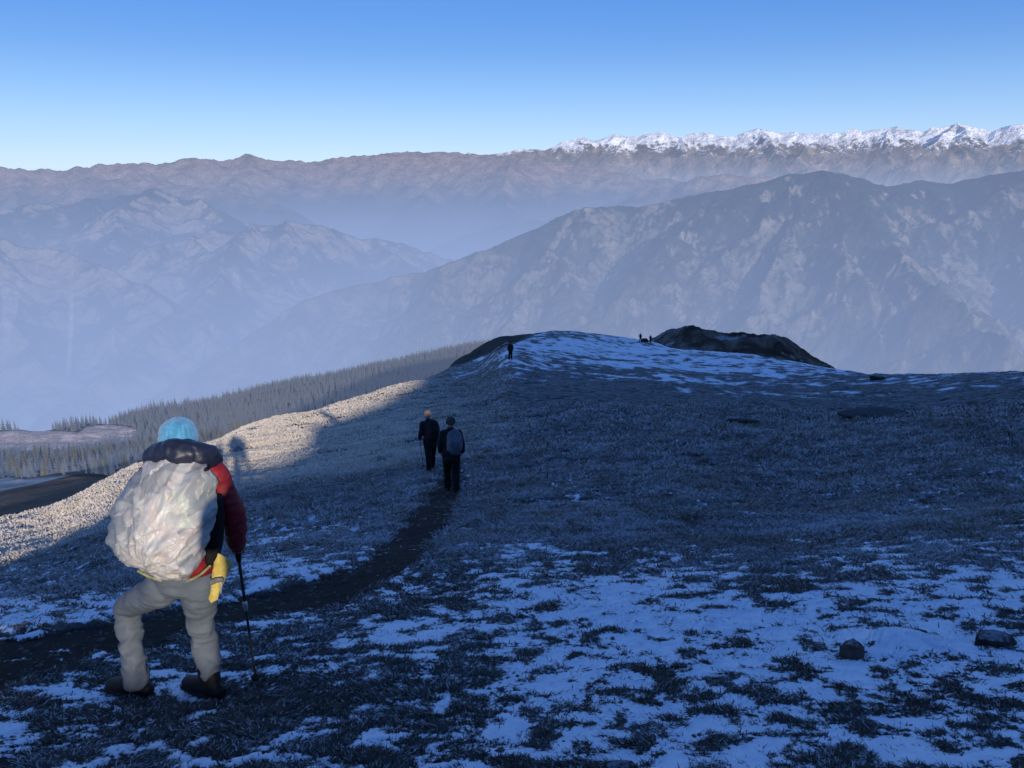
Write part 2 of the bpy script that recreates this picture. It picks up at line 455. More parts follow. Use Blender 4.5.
# --- grass blades: matted dry grass on every patch the snow leaves free
def make_grass():
    n1, n2, n3 = 420000, 280000, 520000
    a1 = RNG.uniform(-37, 37, n1); r1 = np.exp(RNG.uniform(math.log(2.2), math.log(12), n1))
    a2 = RNG.uniform(-37, 37, n2); r2 = np.exp(RNG.uniform(math.log(10), math.log(45), n2))
    a3 = RNG.uniform(-37, 0, n3); r3 = np.exp(RNG.uniform(math.log(24), math.log(105), n3))
    a = np.radians(np.concatenate([a1, a2, a3])); r = np.concatenate([r1, r2, r3])
    x = r * np.sin(a); y = r * np.cos(a)
    z, sn, pmk, t, px, py, cv, hm = surf(x, y, True)
    keep = ((sn < -0.02 + 0.10 * RNG.normal(size=len(x))) | ((sn < 0.30) & (RNG.uniform(size=len(x)) < 0.10))) & (pmk < RNG.uniform(0, 0.9, len(x))) & (py > 325)
    keep &= ~((r > 12) & (RNG.uniform(size=len(x)) > 0.5 + 0.9 * hm))
    x, y, z, r, t = x[keep], y[keep], z[keep], r[keep], t[keep]; a_ = np.arctan2(x, y)
    n = len(x)
    L = RNG.uniform(0.016, 0.058, n) * np.clip(r / 6.0, 0.8, 3.2) * (1 - 0.45 * sstep(20, 28, r) * (a_ < 0))
    wd = np.clip(r * 0.00065, 0.0022, 0.05) * RNG.uniform(0.7, 1.4, n)
    clump = perlin2(x * 1.7, y * 1.7, 15) * 2.4 + 0.8 * RNG.normal(size=n)
    ang = -math.pi / 2 + clump                        # combed downhill on the whole
    dx, dy = -np.sin(ang + math.pi / 2 * 0), np.cos(ang + math.pi)
    dx = np.cos(math.pi / 2 + clump); dy = np.sin(math.pi / 2 + clump)
    up = RNG.uniform(0.12, 0.75, n) + 0.45 * sstep(12, 40, r) + 0.5 * sstep(20, 28, r) * (a_ < 0)
    sl = -0.3
    side = RNG.uniform(-1, 1, n) * 0.6
    bx, by = -dy, dx
    p0 = np.stack([x, y, z - 0.008], -1)
    tip = p0 + np.stack([dx * L, dy * L, (dy * sl) * L + up * L], -1)
    midp = p0 + np.stack([dx * L * 0.42, dy * L * 0.42, dy * sl * L * 0.42 + up * L * 0.62], -1)
    lit = sstep(18, 26, r) * (a_ < 0.03); ja = RNG.normal(size=n) * .6
    ex, ey = EU[0] * np.cos(ja) - EU[1] * np.sin(ja), EU[0] * np.sin(ja) + EU[1] * np.cos(ja)
    bx = bx * (1 - lit) + ex * lit; by = by * (1 - lit) + ey * lit; wd = wd * (1 + .5 * lit)
    sv = np.stack([bx * wd, by * wd, np.zeros(n)], -1)
    v = np.stack([p0 - sv, p0 + sv, midp + sv * 0.8, midp - sv * 0.8, tip], 1).reshape(-1, 3)
    k = np.arange(n) * 5
    quads = np.stack([k, k + 1, k + 2, k + 3], -1); tris = np.stack([k + 3, k + 2, k + 4], -1)
    me = mesh_np('grass', v, [quads, tris], False)
    u = RNG.uniform(size=n); fr = np.clip(RNG.normal(0.40, 0.42, n) + 0.55 * perlin2(x * 0.6, y * 0.6, 19) + 0.5 * perlin2(x * 2.4, y * 2.4, 23), 0, 1) ** 1.4; u = np.clip(u + 0.45 * perlin2(x * .35, y * .5, 24), 0, 1)
    straw = np.array([0.40, 0.33, 0.24]); brown = np.array([0.060, 0.046, 0.034]); fro = np.array([0.74, 0.75, 0.77])
    c = straw[None] * (1 - u[:, None]) + brown[None] * u[:, None]
    c = c * (1 - 0.75 * fr[:, None]) + fro[None] * 0.75 * fr[:, None]
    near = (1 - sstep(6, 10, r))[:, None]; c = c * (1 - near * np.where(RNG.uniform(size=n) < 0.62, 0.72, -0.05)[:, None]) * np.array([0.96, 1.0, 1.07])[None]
    pale = (sstep(16, 30, r) * sstep(4, -12, np.degrees(np.arctan2(x, y))))[:, None]  # blades along the sunny strip painted paler to stand for sunlight
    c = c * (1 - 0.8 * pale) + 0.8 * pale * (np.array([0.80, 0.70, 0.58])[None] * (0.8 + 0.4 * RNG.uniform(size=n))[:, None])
    c = np.repeat(c, 5, 0) * np.tile(np.array([0.65, 0.65, 0.95, 0.95, 1.1]), n)[:, None]
    attr(me, 'col', c)
    t = NT('dry grass'); cc = t.attr('col', 'Color')
    d = t.new('ShaderNodeBsdfDiffuse'); t.link(cc, d.inputs['Color'])
    tr = t.new('ShaderNodeBsdfTranslucent'); t.link(cc, tr.inputs['Color'])
    mx = t.new('ShaderNodeMixShader'); mx.inputs[0].default_value = 0.25; t.link(d.outputs[0], mx.inputs[1]); t.link(tr.outputs[0], mx.inputs[2])
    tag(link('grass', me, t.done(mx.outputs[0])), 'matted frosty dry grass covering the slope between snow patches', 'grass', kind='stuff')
make_grass()
print('grass', round(time.time() - T0, 1))

def make_gravel():
    n = 26000; a = np.radians(RNG.uniform(-37, 37, n)); r = np.exp(RNG.uniform(math.log(2.4), math.log(26), n)); x, y = r * np.sin(a), r * np.cos(a)
    z, sn, pk, t, px, py, cv, hm = surf(x, y, True)
    k = RNG.uniform(size=n) < np.where(pk > .3, .30, .010); x, y, z, r = x[k], y[k], z[k], r[k]
    bv = np.array([(1, 0, 0), (0.3, .95, 0), (-.8, .6, 0), (-.8, -.6, 0), (.3, -.95, 0), (.1, .05, .75), (0, 0, -.6)]); bf = np.array([(0, 1, 5), (1, 2, 5), (2, 3, 5), (3, 4, 5), (4, 0, 5)])
    m = len(x); sz = np.exp(RNG.uniform(math.log(.008), math.log(.032), m)) * np.clip(r / 7, 1, 2)
    v = bv[None] * sz[:, None, None] * RNG.uniform(.6, 1.3, (m, 7, 3)); th = RNG.uniform(0, 6.28, m); c, q = np.cos(th)[:, None], np.sin(th)[:, None]
    v = np.stack([v[..., 0] * c - v[..., 1] * q, v[..., 0] * q + v[..., 1] * c, v[..., 2]], -1) + np.stack([x, y, z], -1)[:, None]
    me = mesh_np('gravel', v.reshape(-1, 3), (bf[None] + (np.arange(m) * 7)[:, None, None]).reshape(-1, 3), False)
    t = NT('gravel stone'); nn = t.noise(5, 3, .6); tag(link('gravel', me, t.done(t.bsdf(t.mix(nn, (.05, .042, .036), (.19, .17, .155)), .9, .1))), 'small stones scattered along the trodden path', 'gravel', kind='stuff')
make_gravel()

# ------------------------------------------------------------------ heightfields further away
def polar_sheet(name, az0, az1, na, r0, r1, nr, zf, colf, mat, geom=False, boost=1.0):
    az = np.linspace(az0, az1, na)
    r = np.geomspace(r0, r1, nr) if geom else np.linspace(r0, r1, nr)
    A, R = np.meshgrid(az, r)
    x = (R * np.sin(A)).ravel(); y = (R * np.cos(A)).ravel()
    z = zf(x, y)
    P = np.stack([x, y, z], -1).reshape(nr, na, 3)
    gx = np.gradient(P, axis=1); gy = np.gradient(P, axis=0)
    nrm = np.cross(gx, gy); nrm /= np.linalg.norm(nrm, axis=2)[..., None] + 1e-9
    nrm = nrm.reshape(-1, 3)
    nrm *= np.sign(nrm[:, 2])[:, None]
    me = mesh_np(name, P.reshape(-1, 3), grid_faces(nr, na))
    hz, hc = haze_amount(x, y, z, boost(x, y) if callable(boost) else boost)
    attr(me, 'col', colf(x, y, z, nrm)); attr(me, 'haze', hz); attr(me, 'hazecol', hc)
    return tag(link(name, me, mat), kind='structure')

def crest(pts, rfun):
    """pixel skyline -> points in the world at the given range"""
    out = []
    for p in pts:
        px, py = p[0], p[1]; r = p[2] if len(p) > 2 else rfun(px)
        a = float(az_of(px, py)); out.append((r * math.sin(a), r * math.cos(a), float(z_at(px, py, r))))
    return np.array(out)

def spurs(line, rng, step, length, grad, zbase, sides=(1, -1), flank=0.75, sub=True, jit=0.5, bias=0.0):
    """a ridge line and the spurs that leave it on both sides"""
    segs = []
    for p, q in zip(line[:-1], line[1:]): segs.append((*p, *q, flank))
    d = np.concatenate([[0], np.cumsum(np.linalg.norm(np.diff(line[:, :2], axis=0), axis=1))])
    s = step * rng.uniform(0.3, 0.9)
    while s < d[-1]:
        k = min(np.searchsorted(d, s) - 1, len(line) - 2); k = max(k, 0)
        t = (s - d[k]) / (d[k + 1] - d[k]); p = line[k] + t * (line[k + 1] - line[k])
        tg = line[k + 1, :2] - line[k, :2]; tg = tg / np.linalg.norm(tg)
        for sd in sides:
            if rng.uniform() < 0.12: continue
            nm = np.array([-tg[1], tg[0]]) * sd
            an = math.atan2(nm[1], nm[0]) + rng.normal() * jit * 0.6 + bias
            hh = max(p[2] - zbase, 50)
            Ln = min(length * rng.uniform(0.55, 1.25), hh / grad)
            pts = [p]; z = p[2] - hh * 0.02
            n = 5
            for i in range(n):
                an += rng.normal() * 0.16
                g = grad * rng.uniform(0.55, 1.4)
                z = z - g * Ln / n
                pts.append(np.array([pts[-1][0] + math.cos(an) * Ln / n, pts[-1][1] + math.sin(an) * Ln / n, z]))
            pts = np.array(pts)
            for a, b in zip(pts[:-1], pts[1:]): segs.append((*a, *b, flank * 1.05))
            if sub:
                segs += spurs(pts, rng, step * 0.42, length * 0.42, grad * 1.25, zbase, (1, -1), flank * 1.1, False, 0.4)[n:]
        s += step * rng.uniform(0.7, 1.35)
    return segs

def ridge_field(x, y, segs, floor, warp, wscale, seed, rough):
    r = np.hypot(x, y)
    wx = x + warp * fbm2(x / wscale, y / wscale, 4, seed); wy = y + warp * fbm2(x / wscale, y / wscale, 4, seed + 31)
    wx = wx.astype(np.float32); wy = wy.astype(np.float32)
    h = np.full(x.shape, floor, np.float32)
    S = np.array(segs, np.float32)
    def field(qx, qy, q):
        dx, dy = q[:, 3] - q[:, 0], q[:, 4] - q[:, 1]; L2 = dx * dx + dy * dy + 1e-6
        t = np.clip(((qx[:, None] - q[:, 0]) * dx + (qy[:, None] - q[:, 1]) * dy) / L2, 0, 1)
        d = np.hypot(qx[:, None] - (q[:, 0] + t * dx), qy[:, None] - (q[:, 1] + t * dy))
        return q[:, 2] + t * (q[:, 5] - q[:, 2]) - q[:, 6] * d
    cs = max(np.ptp(wx), np.ptp(wy)) / 70
    key = ((wx - wx.min()) / cs).astype(np.int64) * 1000 + ((wy - wy.min()) / cs).astype(np.int64)
    od = np.argsort(key, kind='stable'); ks = key[od]; cuts = np.concatenate([[0], np.flatnonzero(np.diff(ks)) + 1, [len(ks)]])
    cx = np.array([wx[od[c0:c1]].mean() for c0, c1 in zip(cuts[:-1], cuts[1:])]); cy = np.array([wy[od[c0:c1]].mean() for c0, c1 in zip(cuts[:-1], cuts[1:])])
    fc = field(cx, cy, S); slope_max = S[:, 6].max() + np.max(np.abs(S[:, 5] - S[:, 2]) / (np.hypot(S[:, 3] - S[:, 0], S[:, 4] - S[:, 1]) + 1))
    for n_, (c0, c1) in enumerate(zip(cuts[:-1], cuts[1:])):
        ii = od[c0:c1]; rad = np.hypot(wx[ii] - cx[n_], wy[ii] - cy[n_]).max()
        use = fc[n_] > max(fc[n_].max(), floor - 50) - 2 * rad * min(slope_max, 1.5)
        h[ii] = np.maximum(floor, field(wx[ii], wy[ii], S[use]).max(1)) if use.any() else floor
    return h.astype(np.float64) + rough * (ridged2(x / (wscale * 0.35), y / (wscale * 0.35), 5, seed + 7, 0.55) - 0.45)

def layered(cr, rng, **kw): return spurs(cr, rng, **kw)

C_FOR = np.array([0.020, 0.028, 0.026]); C_DRY = np.array([0.19, 0.160, 0.125]); C_ROCK = np.array([0.19, 0.165, 0.15]); C_SNOW = np.array([0.86, 0.88, 0.92])
C_SCRUB = np.array([0.075, 0.070, 0.055])
def lerp(a, b, t): return a * (1 - t[:, None]) + b * t[:, None]

# --- forested mountain in the middle distance
M_CR = [(150, 395, 5000), (220, 352, 5100), (300, 302, 5300), (350, 287, 5400), (400, 276, 5500), (440, 265, 5500), (500, 243, 5700), (545, 225, 5800), (590, 208, 5900), (620, 207, 6000), (650, 205, 6000),
        (680, 198, 6100), (720, 190, 6100), (757, 184, 6100), (790, 173.5, 6100), (815, 170.5, 6150), (840, 173, 6250), (870, 184, 6400), (888, 186, 6600), (910, 181, 6800), (950, 182, 7000), (970, 181, 7000), (1000, 174, 7000), (1030, 171, 7000), (1100, 165, 7000), (1250, 160, 7000)]
rngm = np.random.default_rng(21)
mline = crest(M_CR, None)
M_SEG = spurs(mline, rngm, 900, 2300, 0.42, -1750, (1, -1), 0.70, True)
for pts in ([(790, 174, 6100), (735, 196, 5800), (690, 222, 5450), (655, 258, 5100), (610, 300, 4700), (570, 345, 4300)],
            [(815, 171, 6150), (850, 205, 5800), (880, 236, 5400), (915, 268, 5000), (965, 300, 4600), (1020, 350, 4200)],
            [(815, 171, 6150), (800, 215, 5650), (775, 262, 5100), (745, 312, 4600), (715, 365, 4150)],
            [(1030, 172, 7000), (980, 205, 6500), (930, 228, 6000), (900, 262, 5400)],
            [(1040, 172, 7000), (1050, 240, 6000), (1060, 300, 5200)],
            [(620, 207, 6000), (575, 240, 5600), (545, 285, 5100), (500, 330, 4700)],
            [(440, 265, 5500), (420, 300, 5100), (395, 340, 4800)]):
    M_SEG += spurs(crest(pts, None), rngm, 420, 900, 0.50, -1750, (1, -1), 0.72, True)
def m_z(x, y):
    z = ridge_field(x, y, M_SEG, -1900, 130, 1000, 100, 0)
    ma = np.arctan2(mline[:, 0], mline[:, 1]); o = np.argsort(ma); zc = np.interp(np.arctan2(x, y), ma[o], mline[o, 2])
    k = 0.30 + 0.85 * sstep(10, 170, zc - z)
    z = z + k * 60 * (ridged2(x / 350, y / 350, 5, 107, 0.55) - 0.45)
    wx = x + 45 * perlin2(x / 210, y / 210, 111); wy = y + 45 * perlin2(x / 210, y / 210, 112)
    return z + k * 46 * (ridged2(wx / 300, wy / 420, 3, 115, 0.5) - 0.5) + k * 17 * (ridged2(wx / 95, wy / 130, 3, 118, 0.55) - 0.5)
def m_c(x, y, z, n):
    v = fbm2(x / 700, y / 700, 5, 130); g = fbm2(x / 160, y / 160, 4, 136)
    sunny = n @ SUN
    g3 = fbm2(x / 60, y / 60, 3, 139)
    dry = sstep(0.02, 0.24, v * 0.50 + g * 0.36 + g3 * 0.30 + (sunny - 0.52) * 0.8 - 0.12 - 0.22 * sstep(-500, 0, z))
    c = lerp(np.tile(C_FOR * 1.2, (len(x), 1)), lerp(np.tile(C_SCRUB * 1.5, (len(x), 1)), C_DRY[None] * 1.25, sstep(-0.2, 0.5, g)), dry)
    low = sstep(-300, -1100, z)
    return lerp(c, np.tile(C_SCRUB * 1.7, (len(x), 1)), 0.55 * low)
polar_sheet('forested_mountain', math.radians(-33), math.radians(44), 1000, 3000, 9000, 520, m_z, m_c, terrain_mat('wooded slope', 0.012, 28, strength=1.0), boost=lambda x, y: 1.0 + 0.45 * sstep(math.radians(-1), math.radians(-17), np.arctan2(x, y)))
print('mid', round(time.time() - T0, 1))

# --- hazy slopes across the valley on the left
rngl = np.random.default_rng(33)
L_SEG = []
for pts, st, ln in (([(-200, 228, 12500), (-60, 218, 12800), (0, 209, 13000), (60, 203, 13000), (110, 198, 13000), (150, 195, 13000), (190, 200, 12500), (250, 232, 11500), (320, 275, 10500)], 1500, 5200),
                    ([(150, 250, 10000), (200, 232, 10400), (255, 228, 10500), (295, 222, 10500), (330, 228, 10500), (400, 246, 10800), (470, 266, 11000), (540, 280, 11000)], 1100, 3200),
                    ([(-220, 262, 9500), (-80, 250, 9800), (10, 240, 10000), (60, 252, 9600), (110, 275, 9000), (170, 310, 8200), (230, 350, 7600)], 1000, 3000),
                    ([(150, 188, 13000), (120, 225, 11500), (90, 262, 10200), (60, 310, 8800), (30, 360, 7800)], 900, 2200),
                    ([(255, 224, 10500), (235, 262, 9400), (205, 305, 8400), (165, 350, 7600)], 800, 1800)):
    L_SEG += spurs(crest(pts, None), rngl, st, ln, 0.33, -2300, (1, -1), 0.60, True)
def l_z(x, y): return ridge_field(x, y, L_SEG, -2350, 300, 1900, 150, 90)
def l_c(x, y, z, n):
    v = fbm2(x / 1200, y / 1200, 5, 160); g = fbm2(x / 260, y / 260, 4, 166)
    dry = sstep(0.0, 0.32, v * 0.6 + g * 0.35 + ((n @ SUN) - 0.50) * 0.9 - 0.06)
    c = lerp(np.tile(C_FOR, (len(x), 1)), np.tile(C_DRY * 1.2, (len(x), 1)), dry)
    # landslide scars running straight down the slope
    lat = x * 0.9 + y * 0.45
    sc = sstep(0.80, 0.93, 1 - np.abs(perlin2(lat / 420, z / 2600, 171)) * 2.2) * sstep(0.05, 0.4, perlin2(x / 1500, y / 1500, 172)) * sstep(-900, -1300, z)
    return lerp(c, np.tile(np.array([0.5, 0.45, 0.4]), (len(x), 1)), sc * 0.8)
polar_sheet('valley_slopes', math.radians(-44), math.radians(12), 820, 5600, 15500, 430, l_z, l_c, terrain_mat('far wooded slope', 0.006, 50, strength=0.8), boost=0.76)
print('left', round(time.time() - T0, 1))

# --- bare brown range on the skyline
rngb = np.random.default_rng(44)
B_SEG = []
B_CR = [(-250, 170), (-120, 169.5), (0, 169), (60, 169.5), (90, 166.5), (118, 164), (150, 163), (180, 157), (205, 160.5), (235, 157), (250, 155), (275, 160), (310, 163), (345, 158), (375, 155), (410, 152), (440, 153), (470, 154.5), (500, 156), (530, 157), (570, 164), (620, 173), (700, 186), (800, 196), (950, 200)]
B_SEG += spurs(crest(B_CR, lambda p: 21000), rngb, 1900, 5500, 0.30, -1900, (1, -1), 0.62, True)
for pts in ([(440, 245, 15500), (520, 222, 16000), (600, 206, 16500), (650, 190, 17000), (690, 178, 17000), (720, 175, 17000), (760, 178, 17200), (850, 190, 17500)],
            [(-150, 190, 19000), (0, 186, 18500), (80, 181, 18000), (140, 176, 18000), (200, 190, 17000), (280, 205, 16000)],
            [(520, 172, 26000), (600, 174, 26000), (700, 182, 25500), (780, 188, 25000), (900, 196, 25000), (1100, 196, 25000)]):
    B_SEG += spurs(crest(pts, None), rngb, 1500, 4200, 0.32, -1900, (1, -1), 0.60, True)
def b_z(x, y): return ridge_field(x, y, B_SEG, -2000, 420, 2900, 200, 130)
def b_c(x, y, z, n):
    g = fbm2(x / 500, y / 500, 5, 206)
    top = sstep(-900, -250, z + 350 * g)
    c = lerp(np.tile(C_FOR * 1.2, (len(x), 1)), np.tile(np.array([0.25, 0.18, 0.135]), (len(x), 1)), top)
    return c
polar_sheet('brown_mountains', math.radians(-44), math.radians(42), 1000, 14500, 28500, 330, b_z, b_c, terrain_mat('bare ridge', 0.0035, 120, strength=0.8), boost=0.68)
print('brown', round(time.time() - T0, 1))

# --- snow range
S_CR = [(380, 160), (430, 157), (460, 154), (470, 152.5), (480, 154.5), (500, 153), (515, 150), (530, 148), (545, 150), (555, 147), (565, 141.5), (575, 139), (583, 136.5), (592, 140.5), (603, 137.5), (612, 134), (622, 136.5), (635, 137), (648, 133.5), (660, 131), (668, 134.5), (680, 136.5), (690, 134), (705, 132), (715, 135), (725, 136.5), (735, 135.5), (745, 131), (757, 128), (765, 130.5), (780, 133.5), (790, 132), (805, 134), (820, 133.5), (832, 132), (845, 134), (848, 130), (857, 129), (865, 132.5), (870, 131), (880, 129), (887, 127.5), (893, 126), (900, 130.5), (910, 129.5), (920, 132.5), (930, 128.5), (940, 127.5), (950, 125.5), (960, 123), (968, 125.5), (978, 127.5), (985, 129.5), (992, 131.5), (1000, 127.5), (1010, 125), (1024, 124), (1060, 128), (1120, 124), (1200, 130), (1300, 126)]
rngs = np.random.default_rng(57)
S_SEG = spurs(crest(S_CR, lambda p: 40000), rngs, 2100, 7000, 0.38, -900, (1, -1), 0.80, True)
for pts in ([(640, 160, 36000), (700, 152, 36500), (760, 160, 35500), (800, 158, 35000), (815, 140, 37500)],
            [(960, 124, 40000), (930, 146, 37500), (880, 150, 36000), (845, 152, 35000), (800, 170, 33500)],
            [(960, 124, 40000), (985, 148, 37000), (1000, 165, 34500)],
            [(1080, 140, 36500), (1020, 138, 36500), (975, 150, 35500), (915, 158, 34000)]):
    S_SEG += spurs(crest(pts, None), rngs, 1000, 3200, 0.5, -900, (1, -1), 0.85, True)
def s_z(x, y):
    z = ridge_field(x, y, S_SEG, -1000, 300, 2600, 250, 0)
    k = sstep(40300, 38600, np.hypot(x, y)) * 0.85 + 0.15
    return z + k * (260 * (ridged2(x / 1300, y / 1300, 4, 281, 0.5) - 0.5) + 110 * (ridged2(x / 420, y / 420, 3, 287, 0.55) - 0.5))
def s_c(x, y, z, n):
    g = fbm2(x / 900, y / 900, 5, 256); g2 = fbm2(x / 350, y / 350, 4, 259)
    sn = sstep(-0.08, 0.10, (z - 900) / 900 + 0.55 * g + 0.35 * g2 + (n[:, 2] - 0.70) * 1.6)
    c = lerp(np.tile(np.array([0.10, 0.08, 0.075]), (len(x), 1)), np.tile(np.array([0.26, 0.20, 0.16]), (len(x), 1)), sstep(-.3, .4, g))
    return lerp(c, np.tile(C_SNOW, (len(x), 1)), sn)
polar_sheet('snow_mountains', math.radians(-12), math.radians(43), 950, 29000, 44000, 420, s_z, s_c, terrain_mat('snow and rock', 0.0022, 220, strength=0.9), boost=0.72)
print('snow', round(time.time() - T0, 1))

# --- plain under everything, out to the horizon
ra = np.concatenate([np.geomspace(1500, 420000, 60)]); aa = np.radians(np.linspace(0, 360, 181)[:-1])
A_, R_ = np.meshgrid(aa, ra); x = (R_ * np.sin(A_)).ravel(); y = (R_ * np.cos(A_)).ravel(); z = np.full(len(x), -2420.0)
me = mesh_np('valley_floor', np.stack([x, y, z], -1), grid_faces(len(ra), len(aa), True))
hz, hc = haze_amount(x, y, z); attr(me, 'haze', hz); attr(me, 'hazecol', hc); attr(me, 'col', np.tile(C_SCRUB, (len(x), 1)))
tag(link('valley_floor', me, terrain_mat('valley floor', 0.001, 50)), kind='structure')

# ------------------------------------------------------------------ wooded hillside just below the spur
HC = [(-500, [(110, 800), (160, 720), (500, 640), (900, 560), (1500, 470)]),
      (-200, [(90, 620), (140, 545), (420, 512), (620, 498), (900, 476), (1500, 438)]),
      (0, [(90, 545), (125, 508), (150, 494), (230, 496), (520, 488), (620, 481), (860, 470), (980, 459), (1070, 444), (1160, 433)]),
      (60, [(90, 540), (125, 498), (160, 479), (240, 484), (520, 480), (620, 474), (860, 465), (990, 456), (1090, 440), (1200, 428)]),
      (130, [(90, 520), (150, 486), (260, 474), (600, 463), (1000, 447), (1150, 432), (1400, 418)]),
      (240, [(90, 490), (200, 466), (600, 452), (1000, 428), (1550, 396)]),
      (400, [(120, 440), (250, 424), (600, 410), (1000, 393), (1650, 364)]),
      (480, [(150, 410), (300, 400), (1000, 378), (1750, 348)]),
      (560, [(220, 400), (400, 388), (1000, 372), (1850, 347)]),
      (700, [(260, 400), (500, 390), (1000, 372), (1900, 355)])]
HRG = np.geomspace(85, 3200, 200)
haz, HZ = [], []
for px, pts in HC:
    rs = [p[0] for p in pts]; zs = [float(z_at(px, p[1], p[0])) for p in pts]; r = rs[-1]
    if rs[0] > 84: zs.insert(0, zs[0] + min(0.25 * (rs[0] - 80), 25) - 12); rs.insert(0, 80)
    for k, sl in ((0.10, -0.5), (0.2, -0.65), (0.9, -0.7)): rs.append(rs[-1] + r * k); zs.append(zs[-1] + sl * r * k)
    haz.append(float(az_of(px))); HZ.append(pchip(np.log(np.array(rs)), np.array(zs), np.log(HRG)))
HAZ = np.radians(np.linspace(-48, 14, 500)); HT = pchip(np.array(haz), np.array(HZ), HAZ)
def hill_z(x, y):
    a = np.arctan2(x, y); r = np.hypot(x, y)
    ia = np.clip((a - HAZ[0]) / (HAZ[1] - HAZ[0]), 0, len(HAZ) - 1.001); i = ia.astype(int); f = ia - i
    j = np.clip(np.searchsorted(HRG, r) - 1, 0, len(HRG) - 2); g = np.clip((r - HRG[j]) / (HRG[j + 1] - HRG[j]), 0, 1)
    z = (HT[i, j] * (1 - f) + HT[i + 1, j] * f) * (1 - g) + (HT[i, j + 1] * (1 - f) + HT[i + 1, j + 1] * f) * g
    return z + fbm2(x / 160, y / 160, 4, 300) * 9 * sstep(200, 700, r) + fbm2(x / 14, y / 14, 3, 305) * 0.5
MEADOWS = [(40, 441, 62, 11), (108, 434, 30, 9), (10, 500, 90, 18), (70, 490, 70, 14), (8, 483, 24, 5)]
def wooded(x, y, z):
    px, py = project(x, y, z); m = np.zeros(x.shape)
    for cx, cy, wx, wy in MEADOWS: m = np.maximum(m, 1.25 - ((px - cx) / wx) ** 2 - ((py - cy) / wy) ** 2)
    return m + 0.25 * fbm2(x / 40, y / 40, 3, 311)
def hill_c(x, y, z, n):
    m = sstep(0.1, 0.4, wooded(x, y, z)); g = fbm2(x / 30, y / 30, 4, 315)
    near = (1 - sstep(380, 480, np.hypot(x, y)))[:, None]
    return lerp(np.tile(np.array([0.030, 0.032, 0.026]), (len(x), 1)), (np.array([0.75, 0.55, 0.42])[None] * (1 - near) + np.array([0.16, 0.118, 0.085])[None] * near) * (1 + 0.35 * g[:, None]), m)  # meadow colour carries the light: far ones sunlit pale, shaded near one dark
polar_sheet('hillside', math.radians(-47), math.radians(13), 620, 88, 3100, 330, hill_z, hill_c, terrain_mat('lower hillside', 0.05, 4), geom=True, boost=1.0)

# --- conifers
def conifer(seed, tiers=9, spikes=9, h=1.0, w=0.17):
    rg = np.random.default_rng(seed); v, f = [], []
    for k in range(tiers):
        q = k / (tiers - 1); z0 = 0.10 + 0.84 * q; rad = w * (1 - q) ** 0.85 + 0.012; dz = 0.15 * (1 - 0.45 * q)
        b = len(v); v.append((rg.normal() * .004, rg.normal() * .004, min(z0 + dz, 1.0)))
        off = rg.uniform(0, 6.28)
        for s in range(spikes * 2):
            a = off + s * math.pi / spikes; rr_ = rad * (rg.uniform(0.75, 1.15) if s % 2 == 0 else rg.uniform(0.30, 0.5))
            v.append((rr_ * math.cos(a), rr_ * math.sin(a), z0 - (0.035 if s % 2 == 0 else -0.01) * rg.uniform(0.4, 1.4)))
        for s in range(spikes * 2): f.append((b, b + 1 + s, b + 1 + (s + 1) % (spikes * 2)))
    b = len(v)
    for s in range(5): v.append((0.018 * math.cos(s * 1.2566), 0.018 * math.sin(s * 1.2566), -0.06))
    v.append((0, 0, 0.4))
    for s in range(5): f.append((b + s, b + (s + 1) % 5, b + 5))
    return np.array(v) * h, np.array(f)

def tree_mat(name, c1, c2, hz):
    t = NT(name); oi = t.new('ShaderNodeObjectInfo'); n = t.noise(9, 3, 0.6)
    col = t.mix(t.math('ADD', t.math('MULTIPLY', oi.outputs['Random'], 0.5), t.math('MULTIPLY', n, 0.5)), c1, c2)
    d = t.bsdf(col, 0.95, 0.05)
    e = t.new('ShaderNodeEmission'); e.inputs['Color'].default_value = (*HAZE, 1)  # haze painted into the tree as a fixed share of emission
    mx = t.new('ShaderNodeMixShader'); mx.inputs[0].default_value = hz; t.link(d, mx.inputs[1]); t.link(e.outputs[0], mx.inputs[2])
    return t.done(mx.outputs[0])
TREE_NEAR = tree_mat('sunny conifer', (0.050, 0.052, 0.030), (0.13, 0.115, 0.070), 0.14)  # near trees warmer and brighter, sunlight put into their colour
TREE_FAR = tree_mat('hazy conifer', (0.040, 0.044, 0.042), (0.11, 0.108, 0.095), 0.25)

def scatter_forest():
    n = 90000
    a = RNG.uniform(-40, 3, n); r = np.sqrt(RNG.uniform(430 ** 2, 1900 ** 2, n)); a = np.radians(a)
    x = r * np.sin(a); y = r * np.cos(a); z = hill_z(x, y); px, py = project(x, y, z)
    m = wooded(x, y, z)
    ok = (m < 0.12) & (fbm2(x / 55, y / 55, 4, 371) + 0.30 * RNG.normal(size=n) > -0.62) & (px > -60) & (px < 505) & (py > 320)
    # hidden behind the spur: skip
    ok &= base_front(x / r * 60, y / r * 60) * 0 < 1
    sky = np.interp(px, [-60, 0, 60, 130, 240, 340, 430, 475, 520], [536, 521, 493, 467, 430, 403, 378, 350, 336])
    ok &= py < sky + 22
    x, y, z, r, px, py = x[ok], y[ok], z[ok], r[ok], px[ok], py[ok]
    # keep a minimum spacing
    cell = {}; keep = []
    for i in RNG.permutation(len(x)):
        k = (int(x[i] // 7.5), int(y[i] // 7.5))
        if k in cell: continue
        cell[k] = 1; keep.append(i)
    keep = np.array(keep); x, y, z, r, px, py = x[keep], y[keep], z[keep], r[keep], px[keep], py[keep]
    h = np.where(r < 700, 9.5, 15.0) * RNG.uniform(0.45, 1.25, len(x)) * (1 + .25 * perlin2(x / 60, y / 60, 377))
    return x, y, z, r, px, py, h
fx, fy, fz, fr_, fpx, fpy, fh = scatter_forest()
order = np.argsort(-(fh / fr_))
indiv, rest = order[:290], order[290:]
